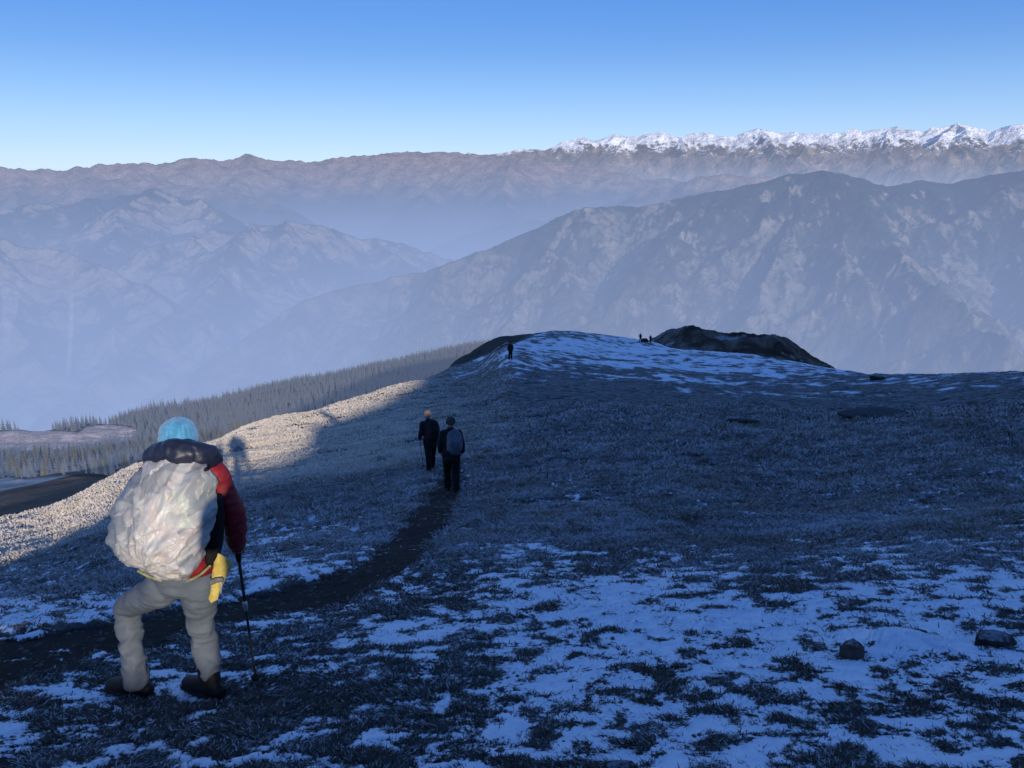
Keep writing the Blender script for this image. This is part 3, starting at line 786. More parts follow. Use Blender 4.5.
protos = []
for k in range(4):
    v, f = conifer(500 + k, 10, 9); me = mesh_np('conifer', v, f, False); me.materials.append(TREE_NEAR); protos.append(me)
first = {}
for n_, i in enumerate(indiv):
    k = n_ % 4
    o = bpy.data.objects.new('conifer_tree', protos[k])
    o.location = (fx[i], fy[i], fz[i] - 0.3); s = float(fh[i]); wv = s * RNG.uniform(0.85, 1.25); o.scale = (wv, wv, s); o.rotation_euler = (0, 0, RNG.uniform(0, 6.28))
    COL.objects.link(o)
    tag(o, 'tall narrow conifer tree at the near edge of the wood below the slope', 'tree', 'conifers at the near edge of the wood')
V, Fc = [], []; nb = 0
pv = [conifer(600 + k, 6, 6, 1.0, 0.16) for k in range(5)]
for i in rest:
    v, f = pv[i % 5]; c, s = math.cos(i * 1.7), math.sin(i * 1.7); q = v.copy()
    q[:, 0] = v[:, 0] * c - v[:, 1] * s; q[:, 1] = v[:, 0] * s + v[:, 1] * c
    V.append(q * fh[i] * np.array([1.1, 1.1, 1.0]) + np.array([fx[i], fy[i], fz[i] - 0.3])); Fc.append(f + nb); nb += len(v)
tag(link('forest', mesh_np('forest', np.concatenate(V), np.concatenate(Fc), False), TREE_FAR), 'dense dark conifer wood covering the hazy hillside beyond the spur', 'forest', kind='stuff')
print('forest', len(rest), round(time.time() - T0, 1))

# --- dark rocky knoll at the end of the spur
K_PX = [620, 640, 652, 664, 690, 720, 745, 775, 785, 800, 820, 848, 880]
K_CR = [356, 346, 338, 330.5, 326.5, 329, 332, 335, 340, 350, 361, 376, 392]
def knoll_z(x, y):
    a = np.arctan2(x, y); r = np.hypot(x, y)
    azk = az_of(np.array(K_PX, float)); ce = z_at(np.array(K_PX, float), np.array(K_CR, float), 225.0)
    zc = np.interp(a, azk, ce)
    d = (r - 225) / 1.0
    z = zc - np.where(d < 0, -d * 0.34 * (1 + 0 * d), d * 0.5)
    n = ridged2(x / 16, y / 16, 5, 400, 0.6)
    return z + (n - 0.5) * 1.5 + fbm2(x / 5, y / 5, 4, 405) * 0.5
def knoll_c(x, y, z, n):
    g = fbm2(x / 7, y / 5, 5, 410); sn = sstep(0.30, 0.42, fbm2(x / 20, y / 3.5, 4, 415) + 0.25 * (n[:, 2] - .9))
    c = lerp(np.tile(np.array([0.055, 0.045, 0.036]), (len(x), 1)), np.tile(np.array([0.22, 0.18, 0.145]), (len(x), 1)), sstep(-.3, .5, g))
    return lerp(c, np.tile(np.array([0.5, 0.55, 0.62]), (len(x), 1)), sn * 0.5)
polar_sheet('rocky_knoll', float(az_of(622.)), float(az_of(880.)), 420, 150, 330, 200, knoll_z, knoll_c, terrain_mat('dark rock and turf', 0.35, 1.2, strength=0.9), boost=0.1)

# ------------------------------------------------------------------ people
def loft(path, rad, lat=None, n=18, cap=True):
    """tube through points; rad (N,2): half width along lat and across it"""
    path = np.asarray(path, float); N = len(path)
    rad = np.asarray(rad, float); rad = np.stack([rad, rad], -1) if rad.ndim == 1 else rad
    tg = np.gradient(path, axis=0); tg /= np.linalg.norm(tg, axis=1)[:, None] + 1e-9
    if lat is None:
        lat = np.array([1, 0, 0.0]) if abs(tg[0][0]) < 0.8 else np.array([0, 1, 0.0])
    v = []; P, Tn, R = [], [], []
    if cap:
        for q in (0.25, 0.7): P.append(path[0] - tg[0] * rad[0].mean() * (1 - q) * 0.8); Tn.append(tg[0]); R.append(rad[0] * math.sqrt(1 - (1 - q) ** 2))
    for k in range(N): P.append(path[k]); Tn.append(tg[k]); R.append(rad[k])
    if cap:
        for q in (0.7, 0.25): P.append(path[-1] + tg[-1] * rad[-1].mean() * (1 - q) * 0.8); Tn.append(tg[-1]); R.append(rad[-1] * math.sqrt(1 - (1 - q) ** 2))
    th = np.arange(n) / n * 2 * np.pi
    for p, t, r in zip(P, Tn, R):
        a = lat - t * (lat @ t); a /= np.linalg.norm(a) + 1e-9; b = np.cross(t, a)
        v.append(p + np.cos(th)[:, None] * a * r[0] + np.sin(th)[:, None] * b * r[1])
    m = len(P); v = np.concatenate(v); f = grid_faces(m, n, True).tolist()
    c0 = len(v); v = np.concatenate([v, [P[0] , P[-1]]])
    tr = [(c0, (k + 1) % n, k) for k in range(n)] + [(c0 + 1, (m - 1) * n + k, (m - 1) * n + (k + 1) % n) for k in range(n)]
    return v, f + tr

def smooth_path(pts, rad, k=5):
    pts = np.asarray(pts, float); rad = np.asarray(rad, float)
    t = np.arange(len(pts)); tq = np.linspace(0, len(pts) - 1, (len(pts) - 1) * k + 1)
    return pchip(t, pts, tq), pchip(t, rad, tq)

def ball(c, r, n=14):
    c = np.asarray(c, float); r = np.broadcast_to(np.asarray(r, float), (3,))
    v = [(0, 0, -1)]; f = []
    for i in range(1, n):
        ph = -math.pi / 2 + math.pi * i / n
        for j in range(n * 2): a = j * math.pi / n; v.append((math.cos(ph) * math.cos(a), math.cos(ph) * math.sin(a), math.sin(ph)))
    v.append((0, 0, 1)); m = n * 2
    for j in range(m): f.append((0, 1 + (j + 1) % m, 1 + j)); f.append((len(v) - 1, len(v) - 1 - m + j, len(v) - 1 - m + (j + 1) % m))
    for i in range(n - 2):
        for j in range(m): a = 1 + i * m; f.append((a + j, a + (j + 1) % m, a + m + (j + 1) % m, a + m + j))
    return np.array(v) * r + c, f

def union(parts, voxel, smooth=3):
    V, Fl, b = [], [], 0
    for v, f in parts: V.append(v); Fl += [tuple(i + b for i in q) for q in f]; b += len(v)
    me = bpy.data.meshes.new('tmp'); me.from_pydata(np.concatenate(V).tolist(), [], Fl)
    o = bpy.data.objects.new('tmp', me); COL.objects.link(o)
    m = o.modifiers.new('r', 'REMESH'); m.mode = 'VOXEL'; m.voxel_size = voxel
    if smooth: s = o.modifiers.new('s', 'SMOOTH'); s.factor = 0.5; s.iterations = smooth
    dg = bpy.context.evaluated_depsgraph_get()
    out = bpy.data.meshes.new_from_object(o.evaluated_get(dg))
    bpy.data.objects.remove(o); bpy.data.meshes.remove(me)
    out.polygons.foreach_set('use_smooth', np.ones(len(out.polygons), bool))
    return out

def co(me):
    a = np.empty(len(me.vertices) * 3, np.float32); me.vertices.foreach_get('co', a); return a.reshape(-1, 3).astype(float)
def nrm(me):
    a = np.empty(len(me.vertices) * 3, np.float32); me.vertices.foreach_get('normal', a); return a.reshape(-1, 3).astype(float)
def setco(me, v): me.vertices.foreach_set('co', np.asarray(v, np.float32).ravel()); me.update()
def push(me, h): setco(me, co(me) + nrm(me) * np.asarray(h)[:, None])

def V3(*a): return np.array(a, float)
def unit(v): return v / (np.linalg.norm(v) + 1e-9)

def hand(wr, d, n, curl=0.5, s=1.0, side=1):
    """palm from the wrist along d, palm facing n; four fingers and a thumb"""
    d = unit(d); n = unit(n - d * (n @ d)); w = np.cross(d, n) * side
    parts = [loft([wr - d * .02 * s, wr + d * .03 * s, wr + d * .085 * s], np.array([[.026, .018], [.036, .016], [.040, .013]]) * s, w)]
    for k, (off, ln) in enumerate(((.030, .072), (.010, .082), (-.010, .077), (-.029, .060))):
        p = wr + d * .080 * s + w * off * s; q = [p - d * .02 * s, p]; a = 0.15 * curl
        for sg in (.45, .32, .23):
            a += curl * 1.15; p = p + (d * math.cos(a) + n * math.sin(a)) * ln * sg * s; q.append(p)
        parts.append(loft(q, np.array([.009, .009, .0085, .008, .007]) * s, w, 8))
    p = wr + d * .028 * s + w * .030 * s; q = [p - w * .01 * s]
    for sg, mixn in ((.035, .25), (.03, .7), (.024, 1.1)):
        p = p + unit(d * 0.7 + w * (0.75 - 0.5 * curl) + n * mixn * curl) * sg * s; q.append(p)
    parts.append(loft(q, np.array([.013, .011, .010, .008]) * s, n, 8))
    return parts

SKIN = cloth('skin', (0.34, 0.19, 0.13), (0.28, 0.15, 0.10), 8, 0.55, 0.1, 200, 0.3)

def build_person(J, M, voxel=0.008, base=None, label='', beanie=None, hood=False, gloves=False, wrinkle=1.0):
    """J: joints in world space; M: materials. The person is the body mesh; clothes are its children."""
    base = np.asarray(base, float)
    g = {k: np.asarray(v, float) - base for k, v in J.items() if k not in ('fwd', 'curlL', 'curlR')}
    fw = unit(np.asarray(J['fwd'], float)); lat = unit(g['shR'] - g['shL']); up = unit(g['neck'] - g['pelvis'])
    B = []
    pel, nk, ch = g['pelvis'], g['neck'], g['chest']
    tors = [pel - up * .01, pel + up * .02, pel * .55 + ch * .45, ch, ch * .45 + nk * .55 + up * .0, nk, nk * .4 + g['head'] * .6]
    tr = [(.11, .08), (.14, .10), (.135, .098), (.155, .115), (.135, .09), (.06, .06), (.055, .058)]
    pth, rd = smooth_path(tors, tr, 4); B.append(loft(pth, rd, lat, 24))
    hd = g['head']; hu = unit(np.asarray(J.get('headup', up), float)); 
    hfw = unit(np.asarray(J.get('hfwd', fw), float)); hlat = np.cross(hfw, hu)
    def hp(a, b, c): return hd + hlat * a + hfw * b + hu * c
    hv, hf = ball((0, 0, 0), 1.0, 16)
    hv = hd + hv[:, :1] * hlat * .074 + hv[:, 1:2] * hfw * .093 + hv[:, 2:] * hu * .112; B.append((hv, hf))
    B.append(loft([hp(0, .03, -.05), hp(0, .055, -.085), hp(0, .06, -.105)], [(.055, .05), (.042, .035), (.028, .022)], hlat, 14))        # jaw
    B.append(loft([hp(0, .088, .012), hp(0, .105, -.012), hp(0, .112, -.03), hp(0, .095, -.038)], [.008, .011, .014, .012], hlat, 10))       # nose
    for s in (-1, 1):
        B.append(loft([hp(s * .074, -.012, .02), hp(s * .082, -.02, 0), hp(s * .074, -.008, -.028)], [.012, .015, .009], hfw, 8))               # ear
        B.append(loft([hp(s * .048, .074, .026), hp(s * .02, .09, .024)], [.011, .011], hlat, 8))                                              # brow
        B.append(ball(hp(s * .030, .079, .004), .011, 6))                                                                                       # eyelids
        B.append(loft([hp(s * .05, .055, -.03), hp(s * .03, .075, -.04)], [.02, .018], hlat, 8))                                                # cheek
    B.append(loft([hp(-.022, .092, -.062), hp(0, .098, -.061), hp(.022, .092, -.062)], [.006, .008, .006], hu, 8))                              # lips
    jk, trs = [], []
    for s, c in ((-1, 'L'), (1, 'R')):
        sh, el, ha = g['sh' + c], g['el' + c], g['ha' + c]
        pt, r = smooth_path([sh - lat * s * .05, sh, sh * .5 + el * .5, el, el * .45 + ha * .55, ha], np.array([.055, .058, .047, .041, .038, .027]), 3)
        B.append(loft(pt, r, None, 14))
        cur = J.get('curl' + c, 0.6); pd = unit(ha - el)
        pn = np.asarray(J.get('palm' + c, -lat * s + fw * .3), float)
        hdir = np.asarray(J.get('hdir' + c, pd), float)
        B += hand(ha, hdir, pn, cur, 1.0, -s)
        pt, r = smooth_path([sh - lat * s * .07, sh + up * .0, sh * .5 + el * .5, el, el * .5 + ha * .5, ha - pd * .0], np.array([.075, .083, .074, .068, .062, .05]) * J.get('slv', 1.0), 4)
        jk.append(loft(pt, r, None, 18))
        hp_, kn, an, toe = g['hip' + c], g['kn' + c], g['an' + c], g['toe' + c]
        pt, r = smooth_path([hp_ + up * .03, hp_, hp_ * .5 + kn * .5, kn, kn * .6 + an * .4, an], np.array([.085, .09, .072, .053, .052, .036]), 3)
        B.append(loft(pt, r, None, 14))
        td = unit(toe - an); flat = unit(toe - an - np.array([0, 0, (toe - an)[2]])); ft = np.cross(flat, V3(0, 0, 1))
        B.append(loft([an + V3(0, 0, -.03) - flat * .045, an + V3(0, 0, -.04) + flat * .04, an + V3(0, 0, -.055) + flat * .12, an + V3(0, 0, -.062) + flat * .18],
                      [(.034, .034), (.038, .036), (.042, .024), (.034, .016)], ft, 12))
        pt, r = smooth_path([hp_ + up * .05, hp_ - up * .02, hp_ * .5 + kn * .5, kn, kn * .55 + an * .45, an * (.9 - J.get('cut' + c, 0)) + kn * (.1 + J.get('cut' + c, 0)), an * (1.03 - J.get('cut' + c, 0)) - kn * (.03 - J.get('cut' + c, 0))], np.array([.115, .122, .104, .087, .084, .083, .085]) * J.get('leg', 1.0), 5)
        trs.append(loft(pt, r, None, 20))
    body = union(B, min(voxel, .0065) if voxel < .012 else voxel, 2)
    per = link('person', body, SKIN, None, tuple(base)); tag(per, label, 'person')
    # jacket
    pth, rd = smooth_path([pel + up * J.get('hem', -.08), pel + up * (J.get('hem', -.08) + .12), pel * .5 + ch * .5, ch, ch * .4 + nk * .6, nk + up * .01], [(.195, .155), (.185, .15), (.18, .145), (.195, .155), (.165, .125), (.085, .08)], 5)
    jm = union([loft(pth, rd, lat, 28)] + jk, voxel, 4)
    p = co(jm); push(jm, wrinkle * (.008 * perlin3(p * V3(9, 9, 22), 3) + .004 * perlin3(p * V3(25, 25, 50), 5)))
    link('jacket', jm, M['jacket'], per)
    pth, rd = smooth_path([pel - up * .05, pel + up * .02, pel + up * .12], [(.15, .12), (.175, .142), (.155, .13)], 4)
    tm = union([loft(pth, rd, lat, 24)] + trs, voxel, 4)
    p = co(tm)
    lowz = np.minimum(g['anL'][2], g['anR'][2]); kz = .5 * (g['knL'][2] + g['knR'][2])
    amp = .006 + .010 * np.exp(-((p[:, 2] - kz) / .12) ** 2) + .012 * np.exp(-((p[:, 2] - lowz - .08) / .12) ** 2)
    wp = p + .05 * np.stack([perlin3(p * 5, 14), perlin3(p * 5, 15), perlin3(p * 5, 16)], -1); wp[:, 2] += .35 * wp[:, 0] * np.sign(perlin3(p * 2.2, 17))
    w1 = 1 - 2.4 * np.abs(perlin3(wp * V3(6, 6, 13), 11))
    push(tm, wrinkle * (amp * (w1 - .3) + .004 * perlin3(p * V3(16, 16, 38), 12)))
    link('trousers', tm, M['trousers'], per)
    # boots
    for c in 'LR':
        an, toe, kn = g['an' + c], g['toe' + c], g['kn' + c]
        flat = unit((toe - an) * V3(1, 1, 0)); ft = np.cross(flat, V3(0, 0, 1)); sl = V3(0, 0, -1)
        sh_ = .05 + J.get('cut' + c, 0) * 1.0; sr_ = .064 if 'cut' + c in J else .05
        tl = V3(0, 0, (toe - an)[2] + .055) * .5
        bb = [loft([an * (1 - sh_) + kn * sh_, an * (1 - sh_ * .5) + kn * sh_ * .5, an - V3(0, 0, .03)], [(sr_, sr_), (.060, .066), (.054, .07)], ft, 18),
              loft([an - V3(0, 0, .055) - flat * .075, an - V3(0, 0, .045) - flat * .02, an - V3(0, 0, .04) + flat * .06, an - V3(0, 0, .06) + flat * .14, an - V3(0, 0, .068) + flat * .20],
                   [(.040, .045), (.046, .055), (.049, .055), (.052, .042), (.044, .030)], ft, 18),
              loft([an - V3(0, 0, .10) - flat * .085, an - V3(0, 0, .10), an - V3(0, 0, .10) + flat * .10, an - V3(0, 0, .098) + flat * .215], [(.042, .016), (.046, .016), (.056, .016), (.046, .014)], ft, 18)]
        bm = union(bb, max(voxel * .8, .006), 2); link('boot', bm, M['boot'], per)
    if beanie:
        n = 96; rows = [(-.012, 1.03), (.0, 1.10), (.03, 1.12), (.036, 1.07), (.06, 1.06), (.085, .98), (.105, .84), (.122, .62), (.133, .36), (.138, .12)]
        v = []
        for hgt, rr_ in rows:
            for j in range(n):
                a = j / n * 2 * math.pi; rib = 1 + .018 * math.sin(j * math.pi / 2) + .008 * math.sin(2.3 * a + hgt * 60)
                v.append(hp(.097 * rr_ * rib * math.cos(a), -.006 + .110 * rr_ * rib * math.sin(a), hgt + .004 * math.sin(3 * a + 1)))
        f = grid_faces(len(rows), n, True); v.append(hp(0, -.006, .139)); k = (len(rows) - 1) * n
        me = mesh_np('beanie', np.array(v), [f, np.array([(k + j, k + (j + 1) % n, k + n) for j in range(n)])])
        link('beanie', me, beanie, per)
    if hood:
        pts = [nk + lat * s * .155 + fw * b + up * c for s, b, c in ((-1.05, .06, -.005), (-.95, -.05, .035), (-.5, -.12, .075), (0, -.14, .085), (.5, -.12, .075), (.95, -.05, .03), (1.05, .06, -.01))]
        pt, r = smooth_path(pts, np.array([.040, .058, .067, .070, .067, .060, .040]), 6)
        hm = union([loft(pt, r, up, 20), loft([nk - lat * .12, nk + up * .03, nk + lat * .12], [.08, .09, .08], up, 18)], .008, 3)
        p = co(hm); q = p @ lat * .55
        push(hm, .012 * np.abs(np.sin(q * 38 + 1.2 * perlin3(p * 7, 2))) ** .6 + .010 * perlin3(p * 11, 4) + .006 * perlin3(p * 26, 6))
        link('hood', hm, M['hood'], per)
    return per

# --- the nearest walker
MATS = {'jacket': cloth('red shell fabric', (0.25, 0.011, 0.017), (0.16, 0.008, 0.012), 9, 0.55, 0.3, 400, 0.3),
        'trousers': cloth('grey trouser fabric', (0.128, 0.150, 0.172), (0.096, 0.112, 0.130), 5, 0.8, 0.35, 420, 0.2),
        'hood': cloth('navy quilted nylon', (0.016, 0.020, 0.042), (0.010, 0.012, 0.026), 10, 0.42, 0.25, 300, 0.45),
        'boot': cloth('black boot leather', (0.005, 0.0048, 0.005), (0.003, 0.003, 0.003), 16, 0.6, 0.5, 260, 0.3)}
KNIT = cloth('light blue knit', (0.11, 0.34, 0.52), (0.06, 0.24, 0.40), 22, 0.95, 0.7, 160, 0.05, 0.3)
footL = raycast(139, 695); footR = raycast(212, 696); tipP = raycast(257, 687)
ancL = footL + V3(0, 0, .105); ancR = footR + V3(0, 0, .105)
fdir = unit(V3(-0.93, 0.30, -.10)); fdirR = unit(V3(-0.86, 0.45, -.13))
toeL = ancL + fdir * .23; toeR = ancR + fdirR * .21
base = (footL + footR) / 2; base[2] -= 0.0
pel = at(181, 573, 4.02); neck = at(184, 462, 4.16)
JN = dict(fwd=V3(-.15, .98, -.1), pelvis=pel, chest=at(182, 505, 4.07), neck=neck, head=at(179, 441, 4.25), headup=V3(0, .12, 1), hfwd=V3(-.2, .97, -.2),
          shL=at(154, 475, 4.13), elL=at(148, 512, 4.30), haL=at(160, 530, 4.50), shR=at(212, 474, 4.13), elR=at(234, 513, 4.12), haR=at(236, 541, 4.27),
          hipL=at(163, 583, 4.02), hipR=at(198, 583, 4.02), knL=at(127, 611, 4.24), knR=at(203, 634, 4.10), anL=ancL, anR=ancR, toeL=toeL, toeR=toeR, leg=.84, slv=1.0, hem=.06, cutR=.26)
gripT = at(236, 540, 4.31); pole_dir = unit(tipP - gripT)
JN['hdirR'] = unit(V3(.1, .75, -.45)); JN['palmR'] = V3(-.9, .2, 0.1); JN['curlR'] = 1.25
JN['haR'] = gripT + pole_dir * .03 - V3(-.030, .075, -.03)
hiker = build_person(JN, MATS, 0.009, base, 'hiker in grey trousers, red jacket and light blue beanie nearest the viewer', KNIT, True)

# backpack under a crinkled plastic rain cover
def make_pack():
    poly = np.array([(219, 500), (215, 528), (206, 552), (196, 573), (181, 582), (160, 579), (140, 569), (122, 559), (111, 545), (109, 533), (113, 513), (122, 490), (135, 471), (148, 458), (160, 452), (178, 450), (200, 458), (215, 472)], float)
    cpx = np.array([166., 522.])
    ang = np.arctan2(poly[:, 1] - cpx[1], poly[:, 0] - cpx[0]); rad = np.hypot(poly[:, 0] - cpx[0], poly[:, 1] - cpx[1])
    o = np.argsort(ang); ang, rad = ang[o], rad[o]
    ang = np.concatenate([ang - 2 * np.pi, ang, ang + 2 * np.pi]); rad = np.tile(rad, 3)
    nT, nR = 360, 150
    th = np.arange(nT) / nT * 2 * np.pi; rb = pchip(ang, rad, th)
    k = np.ones(9) / 9; rb = np.convolve(np.concatenate([rb[-4:], rb, rb[:4]]), k, 'valid')
    Y0 = 3.90; out = unit(V3(0.03, -.93, .36))
    c0 = at(cpx[0], cpx[1], Y0)
    rows = []
    for i in range(nR):
        q = i / (nR - 1) * 2 - 1                       # -1 front of the pack (camera side) centre ... rim ... +1 back
        ph = (1 - abs(q)); rho = np.sin((1 - abs(q)) * math.pi / 2) ** 0.85
        dep = (0.25 if q < 0 else -0.12) * (1 - rho ** 2.6) ** 0.55
        px = cpx[0] + rho * rb * np.cos(th); py = cpx[1] + rho * rb * np.sin(th)
        base_ = at(px, py, np.full(nT, Y0) + (py - cpx[1]) * -.0022)
        low = np.clip((py - 470) / 90, 0, 1.2)
        rows.append(base_ + out * (dep * (0.62 + 0.38 * low))[:, None])
    v = np.concatenate(rows)
    f = grid_faces(nR, nT, True)
    me = mesh_np('rain_cover', v, f)
    p = v - c0; n = nrm(me); s = np.sign(np.mean(np.sum(n * p, 1))); n = n * s
    # folds: long pulls that meet at the gathered bottom, and crumple everywhere
    kx = (v[:, 0] - at(163, 552, Y0)[0]); kz = (v[:, 2] - at(163, 552, Y0)[2])
    an = np.arctan2(kz, kx); dist = np.hypot(kx, kz)
    star = 1 - 2 * np.abs(perlin2(an * 4.2 + .3 * perlin2(kx * 6, kz * 6, 8), dist * 1.4, 3)); star *= np.exp(-dist / .35)
    q3 = p + .06 * np.stack([perlin3(p * 4, 31), perlin3(p * 4, 32), perlin3(p * 4, 33)], -1)
    rad_ = np.stack([an * 1.6, dist * 2.2, p[:, 1] * 4], -1) + .25 * np.stack([perlin3(p * 6, 34)] * 3, -1)
    cr0 = np.abs(perlin3(rad_ * V3(1.3, 1.6, 1), 40)); cr1 = np.abs(perlin3(q3 * V3(5.0, 5, 3.4), 41)); cr2 = np.abs(perlin3(q3 * V3(11, 10, 7.5), 43)); cr3 = np.abs(perlin3(q3 * V3(26, 24, 19), 45))
    h = .010 * star - .022 * cr0 - .016 * cr1 - .004 * cr2 - .002 * cr3 - .002
    rg = np.random.default_rng(77)
    for k in range(110):                                       # straight folds, most of them running towards the gather
        fx_, fz_ = rg.uniform(-.34, .34), rg.uniform(-.10, .62)
        a_ = math.atan2(fz_, fx_) + rg.normal() * .7; ln, wd = rg.uniform(.05, .17), rg.uniform(.010, .04)
        dx_, dz_ = kx - fx_, kz - fz_; al = dx_ * math.cos(a_) + dz_ * math.sin(a_); ac = -dx_ * math.sin(a_) + dz_ * math.cos(a_) + .25 * al * al / ln * rg.choice([-1, 1])
        h = h + rg.choice([-.6, 1.0]) * rg.uniform(.16, .50) * wd * np.clip(1 - np.abs(ac) / wd, 0, 1) * np.exp(-(al / ln) ** 2)
    v2 = v + n * h[:, None]
    S_ = np.stack([rg.uniform(-.40, .40, 230), rg.uniform(-.2, .72, 230)], -1)
    w1 = kx + .02 * perlin3(p * 14, 47) + .008 * perlin3(p * 40, 49); w2 = kz + .02 * perlin3(p * 14, 48)
    bd = np.full(len(kx), 9.0); idx = np.zeros(len(kx), int)
    for k, (sx_, sz_) in enumerate(S_):
        ra_ = unit(np.array([sx_, sz_ + .05])); dx_, dz_ = w1 - sx_, w2 - sz_
        d_ = np.hypot((dx_ * ra_[0] + dz_ * ra_[1]) / 1.35, -dx_ * ra_[1] + dz_ * ra_[0])
        m_ = d_ < bd; bd[m_] = d_[m_]; idx[m_] = k
    pr = np.clip(1.05 * np.exp(-((S_[:, 0] - .10) / .15) ** 2) * (1 - .55 * (S_[:, 1] > .40)) + .8 * np.exp(-(np.hypot(S_[:, 0], S_[:, 1]) / .12) ** 2) + .06, 0, .93)
    tl = rg.normal(size=(230, 2)) * .10; fac = (tl[idx, 0] * (w1 - S_[idx, 0]) + tl[idx, 1] * (w2 - S_[idx, 1])) * np.clip(1 - .0 * bd, 0, 1)
    v2 = v2 + n * np.clip(fac, -.012, .012)[:, None]
    cell = (rg.uniform(size=230) < pr) * rg.uniform(.55, 1, 230) + .16 * rg.uniform(size=230)
    cream = np.clip(.60 * cell[idx] + .30 * np.exp(-((kx - .10) / .17) ** 2) - .25 * sstep(.02, -.2, kx), 0, 1)  # paler sunlit facets and a bystander's shade on the left, painted in
    attr(me, 'cream', cream)
    setco(me, v2)
    root = bpy.data.objects.new('backpack', None); COL.objects.link(root); root.location = tuple(c0)
    tag(root, 'big backpack under a crinkled pale plastic rain cover on the nearest hiker', 'backpack')
    t = NT('crinkled clear plastic')
    n1 = t.noise(5, 4, 0.6); n2 = t.noise(13, 5, 0.6); n3 = t.noise(40, 4, 0.6)
    col = t.mix(t.map(n1, .35, .65), (0.17, 0.187, 0.198), (0.23, 0.245, 0.25))
    light = t.mix(t.map(n2, .42, .62), (0.52, 0.51, 0.465), (0.52, 0.45, 0.40))
    light = t.mix(t.map(t.noise(8, 3, .5, None, stretch=(1, 1, .4)), .55, .68, 0, .6), light, (0.50, 0.56, 0.42))
    col = t.mix(t.attr('cream'), col, light)
    d = t.bsdf(col, t.map(n3, .3, .7, .40, .58), 0.4, t.bump(t.math('ADD', n2, t.math('MULTIPLY', n3, .5)), .18, .008), Coat_Weight=0.08, Coat_Roughness=0.25)
    setco(me, v2 - c0)
    link('rain_cover', me, t.done(d), root)
    # straps over the shoulders and a hem cord
    blk = cloth('black webbing', (0.015, 0.015, 0.017), None, 30, .8, .5, 300)
    for px in (166, 204):
        pt = [at(px, 470, 3.98), at(px, 462, 4.10), at(px, 468, 4.22), at(px, 490, 4.27), at(px, 530, 4.22), at(px + (4 if px > 180 else -4), 552, 4.05)]
        pp, r_ = smooth_path(pt, [(.028, .010)] * 6, 5); vv, ff = loft(pp - c0, r_, V3(1, 0, 0), 10)
        m_ = bpy.data.meshes.new('shoulder_strap'); m_.from_pydata(vv.tolist(), [], ff); link('shoulder_strap', m_, blk, root)
    hemp = [at(x, y, 3.90) for x, y in ((138, 571), (150, 577), (165, 581), (182, 582), (198, 576), (210, 566))]
    pp, r_ = smooth_path(hemp, np.full(6, .007), 6); vv, ff = loft(pp - c0, r_, None, 8)
    m_ = bpy.data.meshes.new('hem'); m_.from_pydata(vv.tolist(), [], ff); link('hem', m_, cloth('pale green hem', (.33, .36, .16), None, 20), root)
    side = [at(217, 500, 4.0), at(216, 522, 4.0), at(214, 545, 4.0), at(211, 560, 3.98)]
    pp, r_ = smooth_path(side, [(.03, .05), (.045, .06), (.045, .06), (.03, .05)], 4); vv, ff = loft(pp - c0, r_, V3(1, 0, 0), 14)
    m_ = bpy.data.meshes.new('side_panel'); m_.from_pydata(vv.tolist(), [], ff); m_.polygons.foreach_set('use_smooth', np.ones(len(m_.polygons), bool)); link('side_panel', m_, blk, root)
make_pack()

# yellow pouch hanging at the hip
def make_pouch():
    out = np.array([(218, 553), (225, 557), (233, 563), (230, 570), (226, 577), (222, 588), (218, 599), (211, 603), (209, 599), (211, 586), (212, 574), (214, 563)], float)
    root = bpy.data.objects.new('pouch', None); COL.objects.link(root); c0 = at(220, 576, 3.90); root.location = tuple(c0)
    tag(root, 'yellow fabric pouch dangling at the right hip of the nearest hiker', 'pouch')
    c = out.mean(0); nT, rows = 96, []
    t_ = np.linspace(0, len(out), nT, endpoint=False); i = t_.astype(int); fr = (t_ - i)[:, None]
    ring = out[i % len(out)] * (1 - fr) + out[(i + 1) % len(out)] * fr
    for q in np.linspace(-1, 1, 41):
        rho = np.sin((1 - abs(q)) * math.pi / 2) ** .8; dep = (.011 if q < 0 else -.011) * (1 - rho ** 4) ** .6
        rows.append(at(c[0] + rho * (ring[:, 0] - c[0]), c[1] + rho * (ring[:, 1] - c[1]), np.full(nT, 3.90)) + V3(0, -1, .1) * dep)
    v = np.concatenate(rows) - c0; me = mesh_np('fabric', v, grid_faces(41, nT, True))
    p = co(me); n = nrm(me); n *= np.sign(np.mean(np.sum(n * p, 1)))
    setco(me, p + n * ((.005 * (1 - 2 * np.abs(perlin3(p * V3(14, 9, 8), 51))) - .003 + .0015 * perlin3(p * 40, 52)))[:, None])
    link('fabric', me, cloth('yellow nylon', (.62, .48, .13), (.46, .34, .07), 18, .6, .3, 350, .3), root)
    pp = [at(x, y, 3.852) for x, y in ((211, 583), (216, 580.5), (222.5, 580))]
    vv, ff = loft(np.array(pp) - c0, [(.014, .006)] * 3, V3(0, 0, 1), 10); m_ = bpy.data.meshes.new('band'); m_.from_pydata(vv.tolist(), [], ff); link('band', m_, cloth('grey band', (.17, .17, .18)), root)
    pp = [at(x, y, 3.86) for x, y in ((221, 579), (221.5, 586), (220.8, 593))]
    vv, ff = loft(np.array(pp) - c0, np.full(3, .005), None, 8); m_ = bpy.data.meshes.new('cord'); m_.from_pydata(vv.tolist(), [], ff); link('cord', m_, cloth('white cord', (.6, .6, .6)), root)
make_pouch()

